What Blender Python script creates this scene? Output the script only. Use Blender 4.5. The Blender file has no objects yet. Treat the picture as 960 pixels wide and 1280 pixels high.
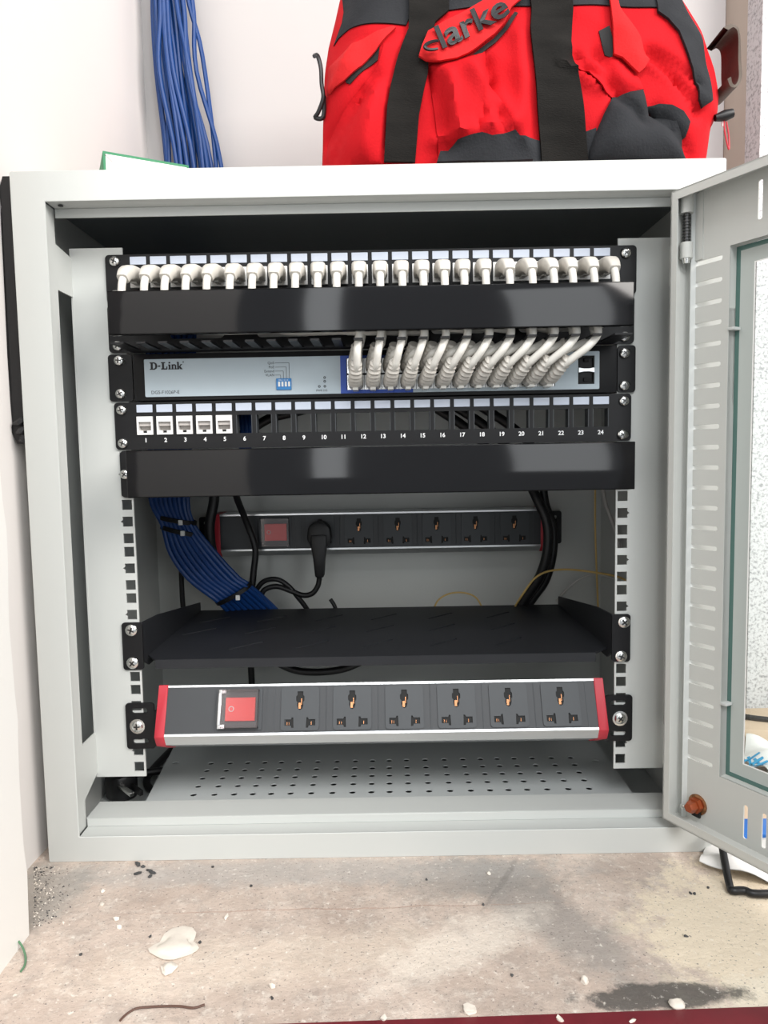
import bpy, bmesh, math, random
import numpy as np
from mathutils import Vector, Matrix
from mathutils.geometry import delaunay_2d_cdt
random.seed(7)
SC = bpy.context.scene
COL = SC.collection
# ------------------------------------------------------------------ camera, light, exposure
# millimetres: x right, y away from the camera, z up; y = 0 is the front of the rack rails, z = 0 the top of the first rack unit
ZF = -548.4                       # top of the concrete ledge the cabinet stands on
FPX = 900.0
CAM = np.array([10.908, -673.98, -184.713])
RX, RY, RZ = [a * .1 for a in (-.813, .178, .033)]
def _rot(rx, ry, rz):
    cx, cy, cz, sx, sy, sz = math.cos(rx), math.cos(ry), math.cos(rz), math.sin(rx), math.sin(ry), math.sin(rz)
    X = np.array([[1,0,0],[0,cx,-sx],[0,sx,cx]]); Y = np.array([[cy,0,sy],[0,1,0],[-sy,0,cy]]); Z = np.array([[cz,-sz,0],[sz,cz,0],[0,0,1]])
    return Z @ X @ Y
CM = _rot(RX, RY, RZ)
def W(p): return Vector((p[0] / 1000, p[1] / 1000, (p[2] - ZF) / 1000))
cam = bpy.data.objects.new('camera', bpy.data.cameras.new('camera')); COL.objects.link(cam)
cam.data.sensor_fit = 'HORIZONTAL'; cam.data.sensor_width = 36; cam.data.lens = FPX / 960 * 36
cam.data.clip_start = .02
m4 = Matrix.Identity(4)
for i in range(3):
    m4[i][0] = CM[i, 0]; m4[i][1] = CM[i, 2]; m4[i][2] = -CM[i, 1]
m4.translation = W(CAM); cam.matrix_world = m4
SC.camera = cam
SC.view_settings.view_transform = 'Standard'; SC.view_settings.look = 'None'
SC.view_settings.gamma = 1; SC.view_settings.use_curve_mapping = False
SC.view_settings.exposure = 0.0
wd = bpy.data.worlds.new('daylight'); SC.world = wd; wd.use_nodes = True
wd.node_tree.nodes['Background'].inputs[0].default_value = (.93, .97, 1, 1)
wd.node_tree.nodes['Background'].inputs[1].default_value = .48
def area(name, loc, target, size, power, color):
    l = bpy.data.lights.new(name, 'AREA'); l.shape = 'RECTANGLE'; l.size, l.size_y = size; l.energy = power; l.color = color
    o = bpy.data.objects.new(name, l); COL.objects.link(o); o.location = loc
    o.rotation_euler = (Vector(target) - Vector(loc)).to_track_quat('-Z', 'Y').to_euler(); return o
area('window_light', (1.9, -1.45, 1.75), (0, 0, .4), (1.5, 1.5), 100, (1, .955, .91))
area('front_fill_light', (.35, -2.75, 2.75), (0, 0, .4), (1.8, 1.1), 88, (.98, .99, 1))  # unseen fill lamp added high in front, clear of the cover reflections
area('cover_patch_light', (-.40, -2.8, 1.0), (-.1, 0, .5), (.26, 2.0), 7, (.95, .98, 1))  # unseen narrow lamp added so its reflection makes a patch on the covers
area('cover_streak_light', (1.45, -2.9, .95), (0, 0, .5), (.8, 1.7), 15, (.95, .98, 1))  # unseen lamp added for the streak at the covers' right end and interior fill
def at(u, v, y):                  # the point of depth y seen at pixel u, v
    r = CM @ np.array([(u - 480) / FPX, 1, -(v - 640) / FPX]); t = (y - CAM[1]) / r[1]; p = CAM + t * r
    return (float(p[0]), float(p[1]), float(p[2]))
def atz(u, v, z):
    r = CM @ np.array([(u - 480) / FPX, 1, -(v - 640) / FPX]); t = (z - CAM[2]) / r[2]; p = CAM + t * r
    return (float(p[0]), float(p[1]), float(p[2]))
# ------------------------------------------------------------------ materials
def mat(name, color, rough=.5, metal=0, var=0, vscale=40, bump=0, bscale=200, spec=.5, emit=None, coat=0, stretch=None):
    m = bpy.data.materials.new(name); m.use_nodes = True; n = m.node_tree.nodes; L = m.node_tree.links
    b = n['Principled BSDF']; b.inputs['Base Color'].default_value = (*color, 1); b.inputs['Roughness'].default_value = rough
    b.inputs['Metallic'].default_value = metal; b.inputs['Specular IOR Level'].default_value = spec; b.inputs['Coat Weight'].default_value = coat
    if var or bump:
        tc = n.new('ShaderNodeTexCoord'); mp = n.new('ShaderNodeMapping'); L.new(tc.outputs['Object'], mp.inputs[0])
        if stretch: mp.inputs['Scale'].default_value = stretch
    if var:
        no = n.new('ShaderNodeTexNoise'); no.inputs['Scale'].default_value = vscale; no.inputs['Detail'].default_value = 5; L.new(mp.outputs[0], no.inputs[0])
        mx = n.new('ShaderNodeMix'); mx.data_type = 'RGBA'; L.new(no.outputs[0], mx.inputs['Factor'])
        mx.inputs['A'].default_value = (*[c * (1 - var) for c in color], 1); mx.inputs['B'].default_value = (*[min(1, c * (1 + var)) for c in color], 1)
        L.new(mx.outputs['Result'], b.inputs['Base Color'])
    if bump:
        n2 = n.new('ShaderNodeTexNoise'); n2.inputs['Scale'].default_value = bscale; n2.inputs['Detail'].default_value = 4; L.new(mp.outputs[0], n2.inputs[0])
        bp = n.new('ShaderNodeBump'); bp.inputs['Strength'].default_value = bump; bp.inputs['Distance'].default_value = .001
        L.new(n2.outputs[0], bp.inputs['Height']); L.new(bp.outputs[0], b.inputs['Normal'])
    return m
def glass(name, tint, rough=.02, f=1.45, haze=0.0, hazecol=(.8, .8, .8)):
    m = bpy.data.materials.new(name); m.use_nodes = True; n = m.node_tree.nodes; L = m.node_tree.links
    n.remove(n['Principled BSDF']); out = n['Material Output']
    tr = n.new('ShaderNodeBsdfTransparent'); tr.inputs[0].default_value = (*tint, 1)
    gl = n.new('ShaderNodeBsdfGlossy'); gl.inputs['Roughness'].default_value = rough
    fr = n.new('ShaderNodeFresnel'); fr.inputs[0].default_value = f
    mx = n.new('ShaderNodeMixShader'); L.new(fr.outputs[0], mx.inputs[0]); L.new(tr.outputs[0], mx.inputs[1]); L.new(gl.outputs[0], mx.inputs[2])
    if haze:
        df = n.new('ShaderNodeBsdfDiffuse'); df.inputs[0].default_value = (*hazecol, 1)
        m2 = n.new('ShaderNodeMixShader'); m2.inputs[0].default_value = haze; L.new(mx.outputs[0], m2.inputs[1]); L.new(df.outputs[0], m2.inputs[2]); mx = m2
    L.new(mx.outputs[0], out.inputs[0]); return m
PAINT = mat('cabinet_paint', (.535, .55, .53), .42, var=.02, vscale=6, bump=.03, bscale=900)
DOORPAINT = mat('door_paint', (.535, .54, .51), .45, var=.02, vscale=6, bump=.03, bscale=900)
VENTPAINT = mat('vent_plate_paint', (.50, .525, .52), .45, var=.03, vscale=20)
TOPSHADE = mat('top_shade_grey', (.17, .185, .195), .45, var=.1, vscale=10)  # cabinet grey darkened to carry the shade under the top
BLACK = mat('black_powder_coat', (.009, .009, .010), .42, var=.15, vscale=60, bump=.05, bscale=900, spec=.28)
SHELF = mat('shelf_black', (.017, .018, .021), .5, var=.2, vscale=30, bump=.08, bscale=1200, spec=.35)
GLOSS = mat('glossy_black_plastic', (.005, .005, .006), .08, var=.2, vscale=25, bump=.012, bscale=9, spec=.42)
SOFTBLACK = mat('black_rubber', (.009, .009, .010), .42, var=.1, spec=.4)
SOCKET = mat('socket_charcoal', (.045, .05, .055), .5, var=.06, vscale=80)
PDUFACE = mat('strip_charcoal', (.036, .039, .043), .5, var=.06, vscale=80)
HOLE = mat('recess_black', (.004, .004, .004), .7)
ALU = mat('aluminium', (.70, .71, .72), .32, metal=1, var=.04, vscale=30, stretch=(1, 20, 20))
CHROME = mat('screw_zinc', (.82, .82, .80), .22, metal=1)
DARKSTEEL = mat('dark_steel', (.10, .10, .10), .35, metal=1)
BRASS = mat('brass_contact', (.42, .20, .10), .25, metal=1)
RED = mat('red_end_cap', (.47, .028, .045), .45)
REDSW = mat('red_rocker', (.95, .05, .045), .35)
WHITE = mat('white_plastic', (.84, .83, .81), .4)
KEYIN = mat('jack_inside', (.52, .48, .45), .5)
LABEL = mat('label_paper', (.55, .60, .70), .55, var=.015)
INK = mat('black_ink', (.02, .02, .025), .6)
WINK = mat('white_ink', (.85, .85, .85), .6)
FACE = mat('switch_face', (.47, .55, .60), .38, var=.015, metal=.0)
BLUEP = mat('blue_port_print', (.02, .075, .42), .4)
DIPB = mat('dip_blue', (.03, .22, .55), .4)
CORD = mat('patch_cord_grey', (.70, .68, .63), .45, var=.04, vscale=60)
BOOT = mat('boot_grey', (.60, .57, .52), .5, var=.04, vscale=60)
PLUG = mat('clear_plug', (.70, .69, .65), .15)
BLUEC = mat('blue_cable', (.007, .045, .185), .42, var=.2, vscale=120, spec=.35)
YELLOW = mat('yellow_fibre', (.62, .42, .14), .5)
GREYW = mat('grey_wire', (.45, .44, .42), .5)
CLEAR = glass('clear_switch_cover', (.93, .90, .90), .05, 1.5, .05, (.8, .75, .75))
PANE = glass('door_glass', (.94, .97, .96), .01, 1.42)
GLASSEDGE = mat('green_glass_edge', (.08, .16, .14), .2)
GBORDER = mat('glass_print_border', (.44, .475, .45), .4)
AMBER = mat('amber_lock', (.30, .062, .018), .3, metal=.3)
BAGRED = mat('red_canvas', (.50, .007, .012), .8, var=.18, vscale=18, bump=.35, bscale=500, spec=.12)
BAGRED2 = mat('red_flap_canvas', (.56, .018, .02), .8, var=.10, vscale=18, bump=.35, bscale=500, spec=.12)
WEB = mat('black_webbing', (.011, .010, .009), .75, var=.6, vscale=24, bump=.7, bscale=420, stretch=(1, 1, 4), spec=.1)
BASE = mat('charcoal_base_cloth', (.026, .027, .030), .85, var=.5, vscale=26, bump=.5, bscale=500, spec=.12)
BROWN = mat('brown_webbing', (.085, .065, .05), .75, var=.4, vscale=60, bump=.4, bscale=500)
GREEN = mat('green_card', (.03, .20, .09), .6)
CARD = mat('white_card', (.88, .88, .85), .6)
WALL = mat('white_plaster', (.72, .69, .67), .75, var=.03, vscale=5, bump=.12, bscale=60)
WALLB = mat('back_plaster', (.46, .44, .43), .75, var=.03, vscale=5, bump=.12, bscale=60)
JAMB = mat('beige_plaster', (.40, .35, .295), .8, var=.2, vscale=14, stretch=(1, 1, .15), bump=.2, bscale=50)
SLAB = mat('white_board', (.80, .785, .755), .6, var=.02, vscale=6, bump=.06, bscale=30)
REDTRIM = mat('dark_red_paint', (.16, .012, .02), .5, var=.3, vscale=60)
PLASTER = mat('plaster_lump', (.72, .66, .58), .85, var=.15, vscale=90, bump=.4, bscale=200)
RUBBLE = mat('dark_rubble', (.06, .06, .06), .8, var=.4, vscale=200)
FILM = mat('white_plastic_film', (.78, .78, .77), .3, var=.06, vscale=30, bump=.3, bscale=60)
BLUEINK = mat('blue_print', (.02, .30, .55), .5)
CARTON = mat('carton', (.58, .45, .33), .8, var=.1)
BLUEBAG = mat('blue_wrapper', (.02, .16, .55), .35, var=.2)
RUST = mat('rusty_wire', (.10, .05, .035), .6)
GREENW = mat('green_wire', (.10, .22, .12), .5)
def speckle():
    m = mat('speckled_concrete', (.5, .5, .5), .6); n = m.node_tree.nodes; L = m.node_tree.links; b = n['Principled BSDF']
    tc = n.new('ShaderNodeTexCoord'); v = n.new('ShaderNodeTexNoise'); v.inputs['Scale'].default_value = 260; v.inputs['Detail'].default_value = 3; v.inputs['Roughness'].default_value = .6
    L.new(tc.outputs['Object'], v.inputs[0])
    r = n.new('ShaderNodeValToRGB'); e = r.color_ramp.elements
    e[0].position = .34; e[0].color = (.30, .30, .31, 1); e[1].position = .52; e[1].color = (.60, .60, .61, 1)
    L.new(v.outputs[0], r.inputs[0]); L.new(r.outputs[0], b.inputs['Base Color']); return m
SPECK = speckle()
def concrete():
    m = mat('ledge_concrete', (.5, .45, .4), .85); n = m.node_tree.nodes; L = m.node_tree.links; b = n['Principled BSDF']
    tc = n.new('ShaderNodeTexCoord')
    def noise(s, d=6, r=.6, dist=0):
        x = n.new('ShaderNodeTexNoise'); x.inputs['Scale'].default_value = s; x.inputs['Detail'].default_value = d; x.inputs['Roughness'].default_value = r; x.inputs['Distortion'].default_value = dist
        L.new(tc.outputs['Object'], x.inputs[0]); return x.outputs[0]
    def ramp(src, p0, p1):
        x = n.new('ShaderNodeMapRange'); x.inputs[1].default_value = p0; x.inputs[2].default_value = p1; L.new(src, x.inputs[0]); return x.outputs[0]
    def mix(f, a, bb):
        x = n.new('ShaderNodeMix'); x.data_type = 'RGBA'
        L.new(f, x.inputs['Factor'])
        for k, c in (('A', a), ('B', bb)):
            if isinstance(c, tuple): x.inputs[k].default_value = (*c, 1)
            else: L.new(c, x.inputs[k])
        return x.outputs['Result']
    def mul(a, bb):
        x = n.new('ShaderNodeMath'); x.operation = 'MULTIPLY'; L.new(a, x.inputs[0])
        if isinstance(bb, float): x.inputs[1].default_value = bb
        else: L.new(bb, x.inputs[1])
        return x.outputs[0]
    def spot(cx, cy, rx, ry, rot=0, inner=.3, outer=1.0):         # a soft stain with a ragged edge
        mp = n.new('ShaderNodeMapping'); mp.vector_type = 'TEXTURE'
        mp.inputs['Location'].default_value = (cx, cy, 0); mp.inputs['Rotation'].default_value = (0, 0, rot); mp.inputs['Scale'].default_value = (rx, ry, 1)
        L.new(tc.outputs['Object'], mp.inputs[0])
        ln = n.new('ShaderNodeVectorMath'); ln.operation = 'LENGTH'
        L.new(mp.outputs[0], ln.inputs[0])
        ad = n.new('ShaderNodeMath'); ad.operation = 'MULTIPLY_ADD'; ad.inputs[1].default_value = 1.7; L.new(noise(34, 12, .72), ad.inputs[0]); L.new(ln.outputs[1], ad.inputs[2])
        return ramp(ad.outputs[0], outer + .85, inner + .85)
    def crack(cx, cy, rx, ry, rot):
        mp = n.new('ShaderNodeMapping'); mp.vector_type = 'TEXTURE'; mp.inputs['Location'].default_value = (cx, cy, 0); mp.inputs['Rotation'].default_value = (0, 0, rot); mp.inputs['Scale'].default_value = (rx, ry, 1)
        ad = n.new('ShaderNodeVectorMath'); ad.operation = 'MULTIPLY_ADD'; ad.inputs[1].default_value = (.012, .012, 0); L.new(noise_col(22), ad.inputs[0]); L.new(tc.outputs['Object'], ad.inputs[2]); L.new(ad.outputs[0], mp.inputs[0])
        ln = n.new('ShaderNodeVectorMath'); ln.operation = 'LENGTH'; L.new(mp.outputs[0], ln.inputs[0]); return ramp(ln.outputs[1], 1.0, .5)
    def noise_col(sc_):
        x = n.new('ShaderNodeTexNoise'); x.inputs['Scale'].default_value = sc_; x.inputs['Detail'].default_value = 6; L.new(tc.outputs['Object'], x.inputs[0]); return x.outputs[1]
    c = mix(ramp(noise(8, 10, .7), .38, .62), (.47, .375, .315), (.67, .56, .48))
    c = mix(mul(ramp(noise(38, 12, .75, .4), .47, .60), .55), c, (.38, .32, .28))
    c = mix(mul(ramp(noise(75, 10, .75), .52, .64), .55), c, (.76, .69, .61))
    c = mix(mul(spot(.315, -.15, .14, .10, .35, .75, 1.0), .9), c, (.80, .69, .53))      # yellowish bare screed
    c = mix(mul(spot(.345, -.225, .16, .035, .05, .75, 1.0), .8), c, (.82, .74, .60))
    c = mix(mul(spot(.125, -.125, .125, .034, -.95, .55, 1.05), .75), c, (.33, .30, .275))   # grey trowelled streak
    c = mix(mul(spot(.085, -.085, .085, .035, 0, .55, 1.05), .6), c, (.31, .29, .265))
    c = mix(mul(spot(.19, -.222, .065, .013, .05, .75, 1.0), .85), c, (.055, .053, .05)) # dark smear by the edge
    c = mix(mul(spot(-.08, -.072, .28, .024, 0, .5, 1.05), .6), c, (.44, .415, .39))
    c = mix(mul(spot(-.285, -.10, .045, .06, 0, .55, 1.05), .7), c, (.34, .32, .29))
    c = mix(mul(spot(-.07, -.18, .20, .035, .1, .5, 1.0), .45), c, (.76, .645, .53))
    c = mix(mul(spot(.06, -.17, .09, .03, .5, .5, 1.0), .45), c, (.88, .80, .70))
    c = mix(mul(crack(-.03, -.118, .22, .0011, .02), .6), c, (.42, .28, .22))
    c = mix(mul(crack(.11, -.085, .004, .05, -.5), .6), c, (.24, .22, .20))
    c = mix(mul(ramp(noise(420, 2), .63, .70), .75), c, (.16, .14, .13))
    c = mix(mul(ramp(noise(200, 6), .60, .70), .6), c, (.90, .85, .77))
    L.new(c, b.inputs['Base Color'])
    bp = n.new('ShaderNodeBump'); bp.inputs['Strength'].default_value = .8; bp.inputs['Distance'].default_value = .003
    L.new(noise(55, 9, .7), bp.inputs['Height']); L.new(bp.outputs[0], b.inputs['Normal'])
    return m
CONC = concrete()
# ------------------------------------------------------------------ mesh helpers (millimetres in, metres out)
class MB:
    def __init__(s): s.v = []; s.f = []; s.m = []
    def add(s, vs, fs, mi=0):
        o = len(s.v); s.v += [tuple(p) for p in vs]; s.f += [tuple(i + o for i in f) for f in fs]; s.m += [mi] * len(fs); return s
    def box(s, x0, x1, y0, y1, z0, z1, mi=0, T=None):
        v = [(x, y, z) for x in (x0, x1) for y in (y0, y1) for z in (z0, z1)]
        if T: v = [T(*p) for p in v]
        return s.add(v, [(0,1,3,2),(4,6,7,5),(0,4,5,1),(2,3,7,6),(0,2,6,4),(1,5,7,3)], mi)
    def prism(s, poly, T, d0, d1, mi=0):          # polygon (a,b) extruded along the third coordinate
        n = len(poly); v = [T(a, b, d0) for a, b in poly] + [T(a, b, d1) for a, b in poly]
        return s.add(v, [tuple(range(n))[::-1], tuple(range(n, 2 * n))] + [(i, (i + 1) % n, n + (i + 1) % n, n + i) for i in range(n)], mi)
    def tube(s, pts, r, sides=8, mi=0, caps=True, sq=1.0):
        P = [np.array(p, float) for p in pts]; n = len(P)
        rs = list(r) if hasattr(r, '__len__') else [r] * n
        t = [P[min(i + 1, n - 1)] - P[max(i - 1, 0)] for i in range(n)]; t = [x / (np.linalg.norm(x) + 1e-9) for x in t]
        a = np.cross(t[0], [0, 0, 1.0])
        if np.linalg.norm(a) < .1: a = np.cross(t[0], [1.0, 0, 0])
        a /= np.linalg.norm(a); v = []
        for i in range(n):
            a = a - t[i] * (a @ t[i]); a /= np.linalg.norm(a); b = np.cross(t[i], a)
            for k in range(sides):
                w = 2 * math.pi * k / sides; cw, sw_ = math.cos(w), math.sin(w)
                v.append(P[i] + rs[i] * (math.copysign(abs(cw) ** sq, cw) * a + math.copysign(abs(sw_) ** sq, sw_) * b))
        f = [(i * sides + k, i * sides + (k + 1) % sides, (i + 1) * sides + (k + 1) % sides, (i + 1) * sides + k) for i in range(n - 1) for k in range(sides)]
        if caps: f += [tuple(range(sides))[::-1], tuple(range((n - 1) * sides, n * sides))]
        return s.add(v, f, mi)
    def lathe(s, prof, c, axis=(0, -1, 0), sides=16, mi=0):      # prof: (radius, distance along axis)
        ax = np.array(axis, float); ax /= np.linalg.norm(ax)
        return s.tube([np.array(c) + ax * d for _, d in prof], [max(r, .01) for r, _ in prof], sides, mi) if all(prof[i][1] != prof[i + 1][1] for i in range(len(prof) - 1)) else s.tube([np.array(c) + ax * (d + i * 1e-3) for i, (_, d) in enumerate(prof)], [max(r, .01) for r, _ in prof], sides, mi)
    def build(s, name, mats, parent=None, org=None, bevel=0, smooth=None, local=None, seg=2):
        """local: mm position of this object's own origin (for parts that are copied); otherwise the parent's origin is used"""
        base = local if local is not None else (parent['_o'] if parent is not None else (org if org is not None else (0, 0, ZF)))
        me = bpy.data.meshes.new(name)
        me.from_pydata([((x - base[0]) / 1000, (y - base[1]) / 1000, (z - base[2]) / 1000) for x, y, z in s.v], [], s.f)
        for m in (mats if isinstance(mats, (list, tuple)) else [mats]): me.materials.append(m)
        for p, mi in zip(me.polygons, s.m): p.material_index = mi
        bm = bmesh.new(); bm.from_mesh(me)
        bmesh.ops.recalc_face_normals(bm, faces=bm.faces)
        if bevel:
            es = [e for e in bm.edges if len(e.link_faces) == 2 and e.calc_face_angle(0) > .6]
            bmesh.ops.bevel(bm, geom=es, offset=bevel / 1000, segments=seg, profile=.5, affect='EDGES', clamp_overlap=True)
        bm.to_mesh(me); bm.free()
        if smooth is None: smooth = 38
        if smooth:
            for p in me.polygons: p.use_smooth = True
            me.set_sharp_from_angle(angle=math.radians(smooth))
        o = bpy.data.objects.new(name, me); COL.objects.link(o)
        o['_o'] = list(base)
        if parent is not None:
            o.parent = parent; po = parent['_o']; o.location = [(base[i] - po[i]) / 1000 for i in range(3)]
        else: o.location = W(base)
        return o
def plate(outer, holes, t, T, mb=None, mi=0):
    """flat sheet with any holes, thickness t; T(a, b, n) maps sheet coordinates to mm"""
    loops = [outer] + list(holes); P = [Vector(p) for lp in loops for p in lp]; idx = []; k = 0; E = []
    for lp in loops:
        n = len(lp); idx.append(list(range(k, k + n))); E += [(k + i, k + (i + 1) % n) for i in range(n)]; k += n
    v2, e2, f2 = delaunay_2d_cdt(P, E, [], 0, 1e-5)[:3]
    L = [np.array([[p[0], p[1]] for p in lp], float) for lp in loops]; bb = [(l.min(0), l.max(0)) for l in L]
    def inside(l, x, z):
        a, b = l, np.roll(l, -1, axis=0); c = (a[:, 1] > z) != (b[:, 1] > z)
        with np.errstate(divide='ignore', invalid='ignore'): xx = a[:, 0] + (z - a[:, 1]) * (b[:, 0] - a[:, 0]) / (b[:, 1] - a[:, 1])
        return bool(np.count_nonzero(c & (x < xx)) % 2)
    keep = []
    for f in f2:
        x = sum(v2[i][0] for i in f) / 3; z = sum(v2[i][1] for i in f) / 3
        if not inside(L[0], x, z): continue
        if any(lo[0] < x < hi[0] and lo[1] < z < hi[1] and inside(l, x, z) for l, (lo, hi) in zip(L[1:], bb[1:])): continue
        keep.append(tuple(f))
    n = len(v2); cnt = {}
    for f in keep:
        for i in range(3): e = (f[i], f[(i + 1) % 3]); cnt.setdefault(tuple(sorted(e)), []).append(e)
    side = [(e[0][0], e[0][1], e[0][1] + n, e[0][0] + n) for e in cnt.values() if len(e) == 1]
    mb = mb or MB()
    mb.add([T(p[0], p[1], t / 2) for p in v2] + [T(p[0], p[1], -t / 2) for p in v2], keep + [tuple(i + n for i in f[::-1]) for f in keep] + side, mi)
    return mb
def text(body, size, T, mb=None, mi=0, align='LEFT', bold=0.0, ext=.05, shear=0):
    cu = bpy.data.curves.new('t', 'FONT'); cu.body = body; cu.size = size; cu.align_x = align; cu.extrude = ext; cu.offset = bold; cu.shear = shear; cu.resolution_u = 3
    o = bpy.data.objects.new('t', cu); COL.objects.link(o)
    dg = bpy.context.evaluated_depsgraph_get(); me = bpy.data.meshes.new_from_object(o.evaluated_get(dg))
    mb = mb or MB(); mb.add([T(*v.co) for v in me.vertices], [tuple(p.vertices) for p in me.polygons], mi)
    bpy.data.objects.remove(o); bpy.data.curves.remove(cu); bpy.data.meshes.remove(me)
    return mb
def XZ(y): return lambda a, b, n: (a, y - n, b)          # sheet standing in the x-z plane, n towards the camera
def YZ(x): return lambda a, b, n: (x + n, a, b)
def XY(z): return lambda a, b, n: (a, b, z + n)
def rect(a0, a1, b0, b1): return [(a0, b0), (a1, b0), (a1, b1), (a0, b1)]
def rrect(a0, a1, b0, b1, r, n=4):
    out = []
    for cx, cy, s in ((a1 - r, b0 + r, -90), (a1 - r, b1 - r, 0), (a0 + r, b1 - r, 90), (a0 + r, b0 + r, 180)):
        out += [(cx + r * math.cos(math.radians(s + 90 * k / n)), cy + r * math.sin(math.radians(s + 90 * k / n))) for k in range(n + 1)]
    return out
def circ(a, b, r, n=10, rb=None): return [(a + r * math.cos(2 * math.pi * k / n), b + (rb or r) * math.sin(2 * math.pi * k / n)) for k in range(n)]
def spline(pts, k=6):
    P = [np.array(p, float) for p in pts]; P = [2 * P[0] - P[1]] + P + [2 * P[-1] - P[-2]]; out = []
    for i in range(1, len(P) - 2):
        for j in range(k):
            t = j / k; a, b, c, d = P[i - 1:i + 3]
            out.append(.5 * (2 * b + (c - a) * t + (2 * a - 5 * b + 4 * c - d) * t * t + (3 * b - a - 3 * c + d) * t ** 3))
    return out + [P[-2]]
def thing(name, org, label, cat, group=None):
    o = bpy.data.objects.new(name, None); COL.objects.link(o); o.empty_display_size = .02
    o['_o'] = list(org); o.location = W(org); return tag(o, label, cat, group)
def tag(o, label, cat, group=None, kind=None):
    o['label'] = label; o['category'] = cat
    if group: o['group'] = group
    if kind: o['kind'] = kind
    return o
def structure(o): o['kind'] = 'structure'; return o
def copy_part(src, parent, pos):
    """another instance of a part, sharing its mesh, with its origin at pos (mm)"""
    o = src.copy(); COL.objects.link(o); o.parent = parent; po = parent['_o']; o['_o'] = list(pos)
    o.location = [(pos[i] - po[i]) / 1000 for i in range(3)]
    return o
def row(src, parent, positions):
    return [copy_part(src, parent, p) for p in positions]
SCREWMESH = {}
def screws(parent, pts, r=4.6, washer=False):
    """pan-head cross screws facing the camera"""
    for p in pts:
        key = (r, washer)
        if key not in SCREWMESH:
            mb = MB(); c = (0, 0, 0)
            if washer: mb.lathe([(r * 1.35, 0), (r * 1.35, .8), (r, .9)], c)
            mb.lathe([(r, .3), (r, 1.2), (r * .86, 2.1), (r * .55, 2.7), (0, 2.9)], c)
            for dx, dz in ((r * .55, r * .13), (r * .13, r * .55)): mb.box(-dx, dx, -3.0, -1.5, -dz, dz, 1)
            SCREWMESH[key] = mb.build('screw', [CHROME, DARKSTEEL], parent, local=(0, 0, 0)); o = SCREWMESH[key]
            o.parent = parent; po = parent['_o']; o['_o'] = list(p); o.location = [(p[i] - po[i]) / 1000 for i in range(3)]
        else: o = copy_part(SCREWMESH[key], parent, p)
        o.rotation_euler = (0, random.uniform(0, 1.5), 0)
# ------------------------------------------------------------------ the setting
fl = MB().prism([(-700, -257), (1300, -205), (1300, 900), (-700, 900)], lambda a, b, n: (a, b, n), ZF - 90, ZF)
structure(fl.build('floor', CONC))
structure(MB().prism([(-700, -290), (1300, -238), (1300, -205), (-700, -257)], lambda a, b, n: (a, b, n), ZF - 120, ZF + .8).build('trim_1', REDTRIM, bevel=1))
wl = MB(); wl.prism([(-317, -148), (-302, 330), (-420, 330), (-420, -148)], lambda a, b, n: (a, b, n), ZF - 10, 1100)
structure(wl.build('wall_left', WALL))
sl = MB(); slab_edge = [(-150, ZF - 20)]
for z in range(int(ZF), 900, 24): slab_edge.append((-149 + 1.6 * math.sin(z * .31) + random.uniform(-1.2, 1.2), z))
sl.prism([(-520, ZF - 20)] + slab_edge + [(-520, 900)], lambda a, b, n: (n, a, b), -420, -269)
structure(sl.build('trim_2', SLAB))
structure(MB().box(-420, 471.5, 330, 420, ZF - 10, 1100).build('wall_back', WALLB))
structure(MB().prism([(471.5, 420), (471.5, 332), (486, 300), (520, 300), (520, 420)], lambda a, b, n: (a, b, n), ZF - 10, 1100).build('trim_3', JAMB))
structure(MB().box(486, 1300, 262, 300, ZF - 10, 1100).build('wall_right', SPECK))
# ------------------------------------------------------------------ network cabinet
FY = -50.7
cab = thing('network_cabinet', (0, 110, ZF), 'open light grey steel network cabinet standing on the concrete ledge', 'cabinet')
ZT, ZB, IT, IB, IX = 56, ZF, 31.2, -525, 271.5
mb = plate(rrect(-300, 300, ZB, ZT, 1.5, 2), [rect(-IX, IX, IB, IT)], 2, XZ(FY + 1))
mb.box(-IX, IX, FY + 1, -31, IT, IT + 1.5); mb.box(-IX, IX, -32.5, -31, IT - 8, IT)           # top return and stop lip
mb.box(-IX, IX, FY + 1, -31, IB - 1.5, IB); mb.box(-IX, IX, -32.5, -31, IB, IB + 8)           # bottom return and stop lip
mb.box(-IX - 1, IX + 1, -31.2, 0, IB + 6.6, IB + 8)
o = mb.build('front_frame', PAINT, cab, bevel=.5, seg=1)
MB().lathe([(2.2, 0), (2.2, .6)], (-262, -42, IT - .7), (0, 0, -1)).build('grommet', SOFTBLACK, o)
for s, n in ((-1, 'left'), (1, 'right')):
    MB().box(s * 300, s * 298.5, FY + 2, 290, ZB, ZT).build('side_panel', PAINT, cab)
    outl = [(FY + 2, IB), (FY + 2, IT), (-31, IT), (-31, 2), (2, -2), (2, -487), (-31, -500), (-31, IB)]
    plate(outl, [rect(-30.5, -.5, -448, -37)], 1.5, YZ(s * 273.8)).build('inner_side_panel', PAINT, cab)
MB().box(-298.5, 298.5, -30, 290, ZT - 2, ZT).build('top_panel', PAINT, cab)
MB().box(-298, 298, -30, 288, ZT - 6, ZT - 2.2).build('top_shade_sheet', TOPSHADE, cab)  # added sheet whose dark colour stands for shade on the underside
MB().box(-298.5, 298.5, 288, 290, ZB, ZT - 2).build('back_panel', PAINT, cab)
MB().box(-298.5, 298.5, FY + 2, 288, ZB, ZB + 2).build('bottom_panel', VENTPAINT, cab)
holes = []
for j in range(6):
    for i in range(21): holes.append(circ(-190.5 + 20.05 * i + 1.5 * math.sin(i), 14 + 18.6 * j, 3.5, 10))
holes += [circ(-231, 110, 4, 8, 3), circ(237, 97, 4, 8, 3)]
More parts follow.
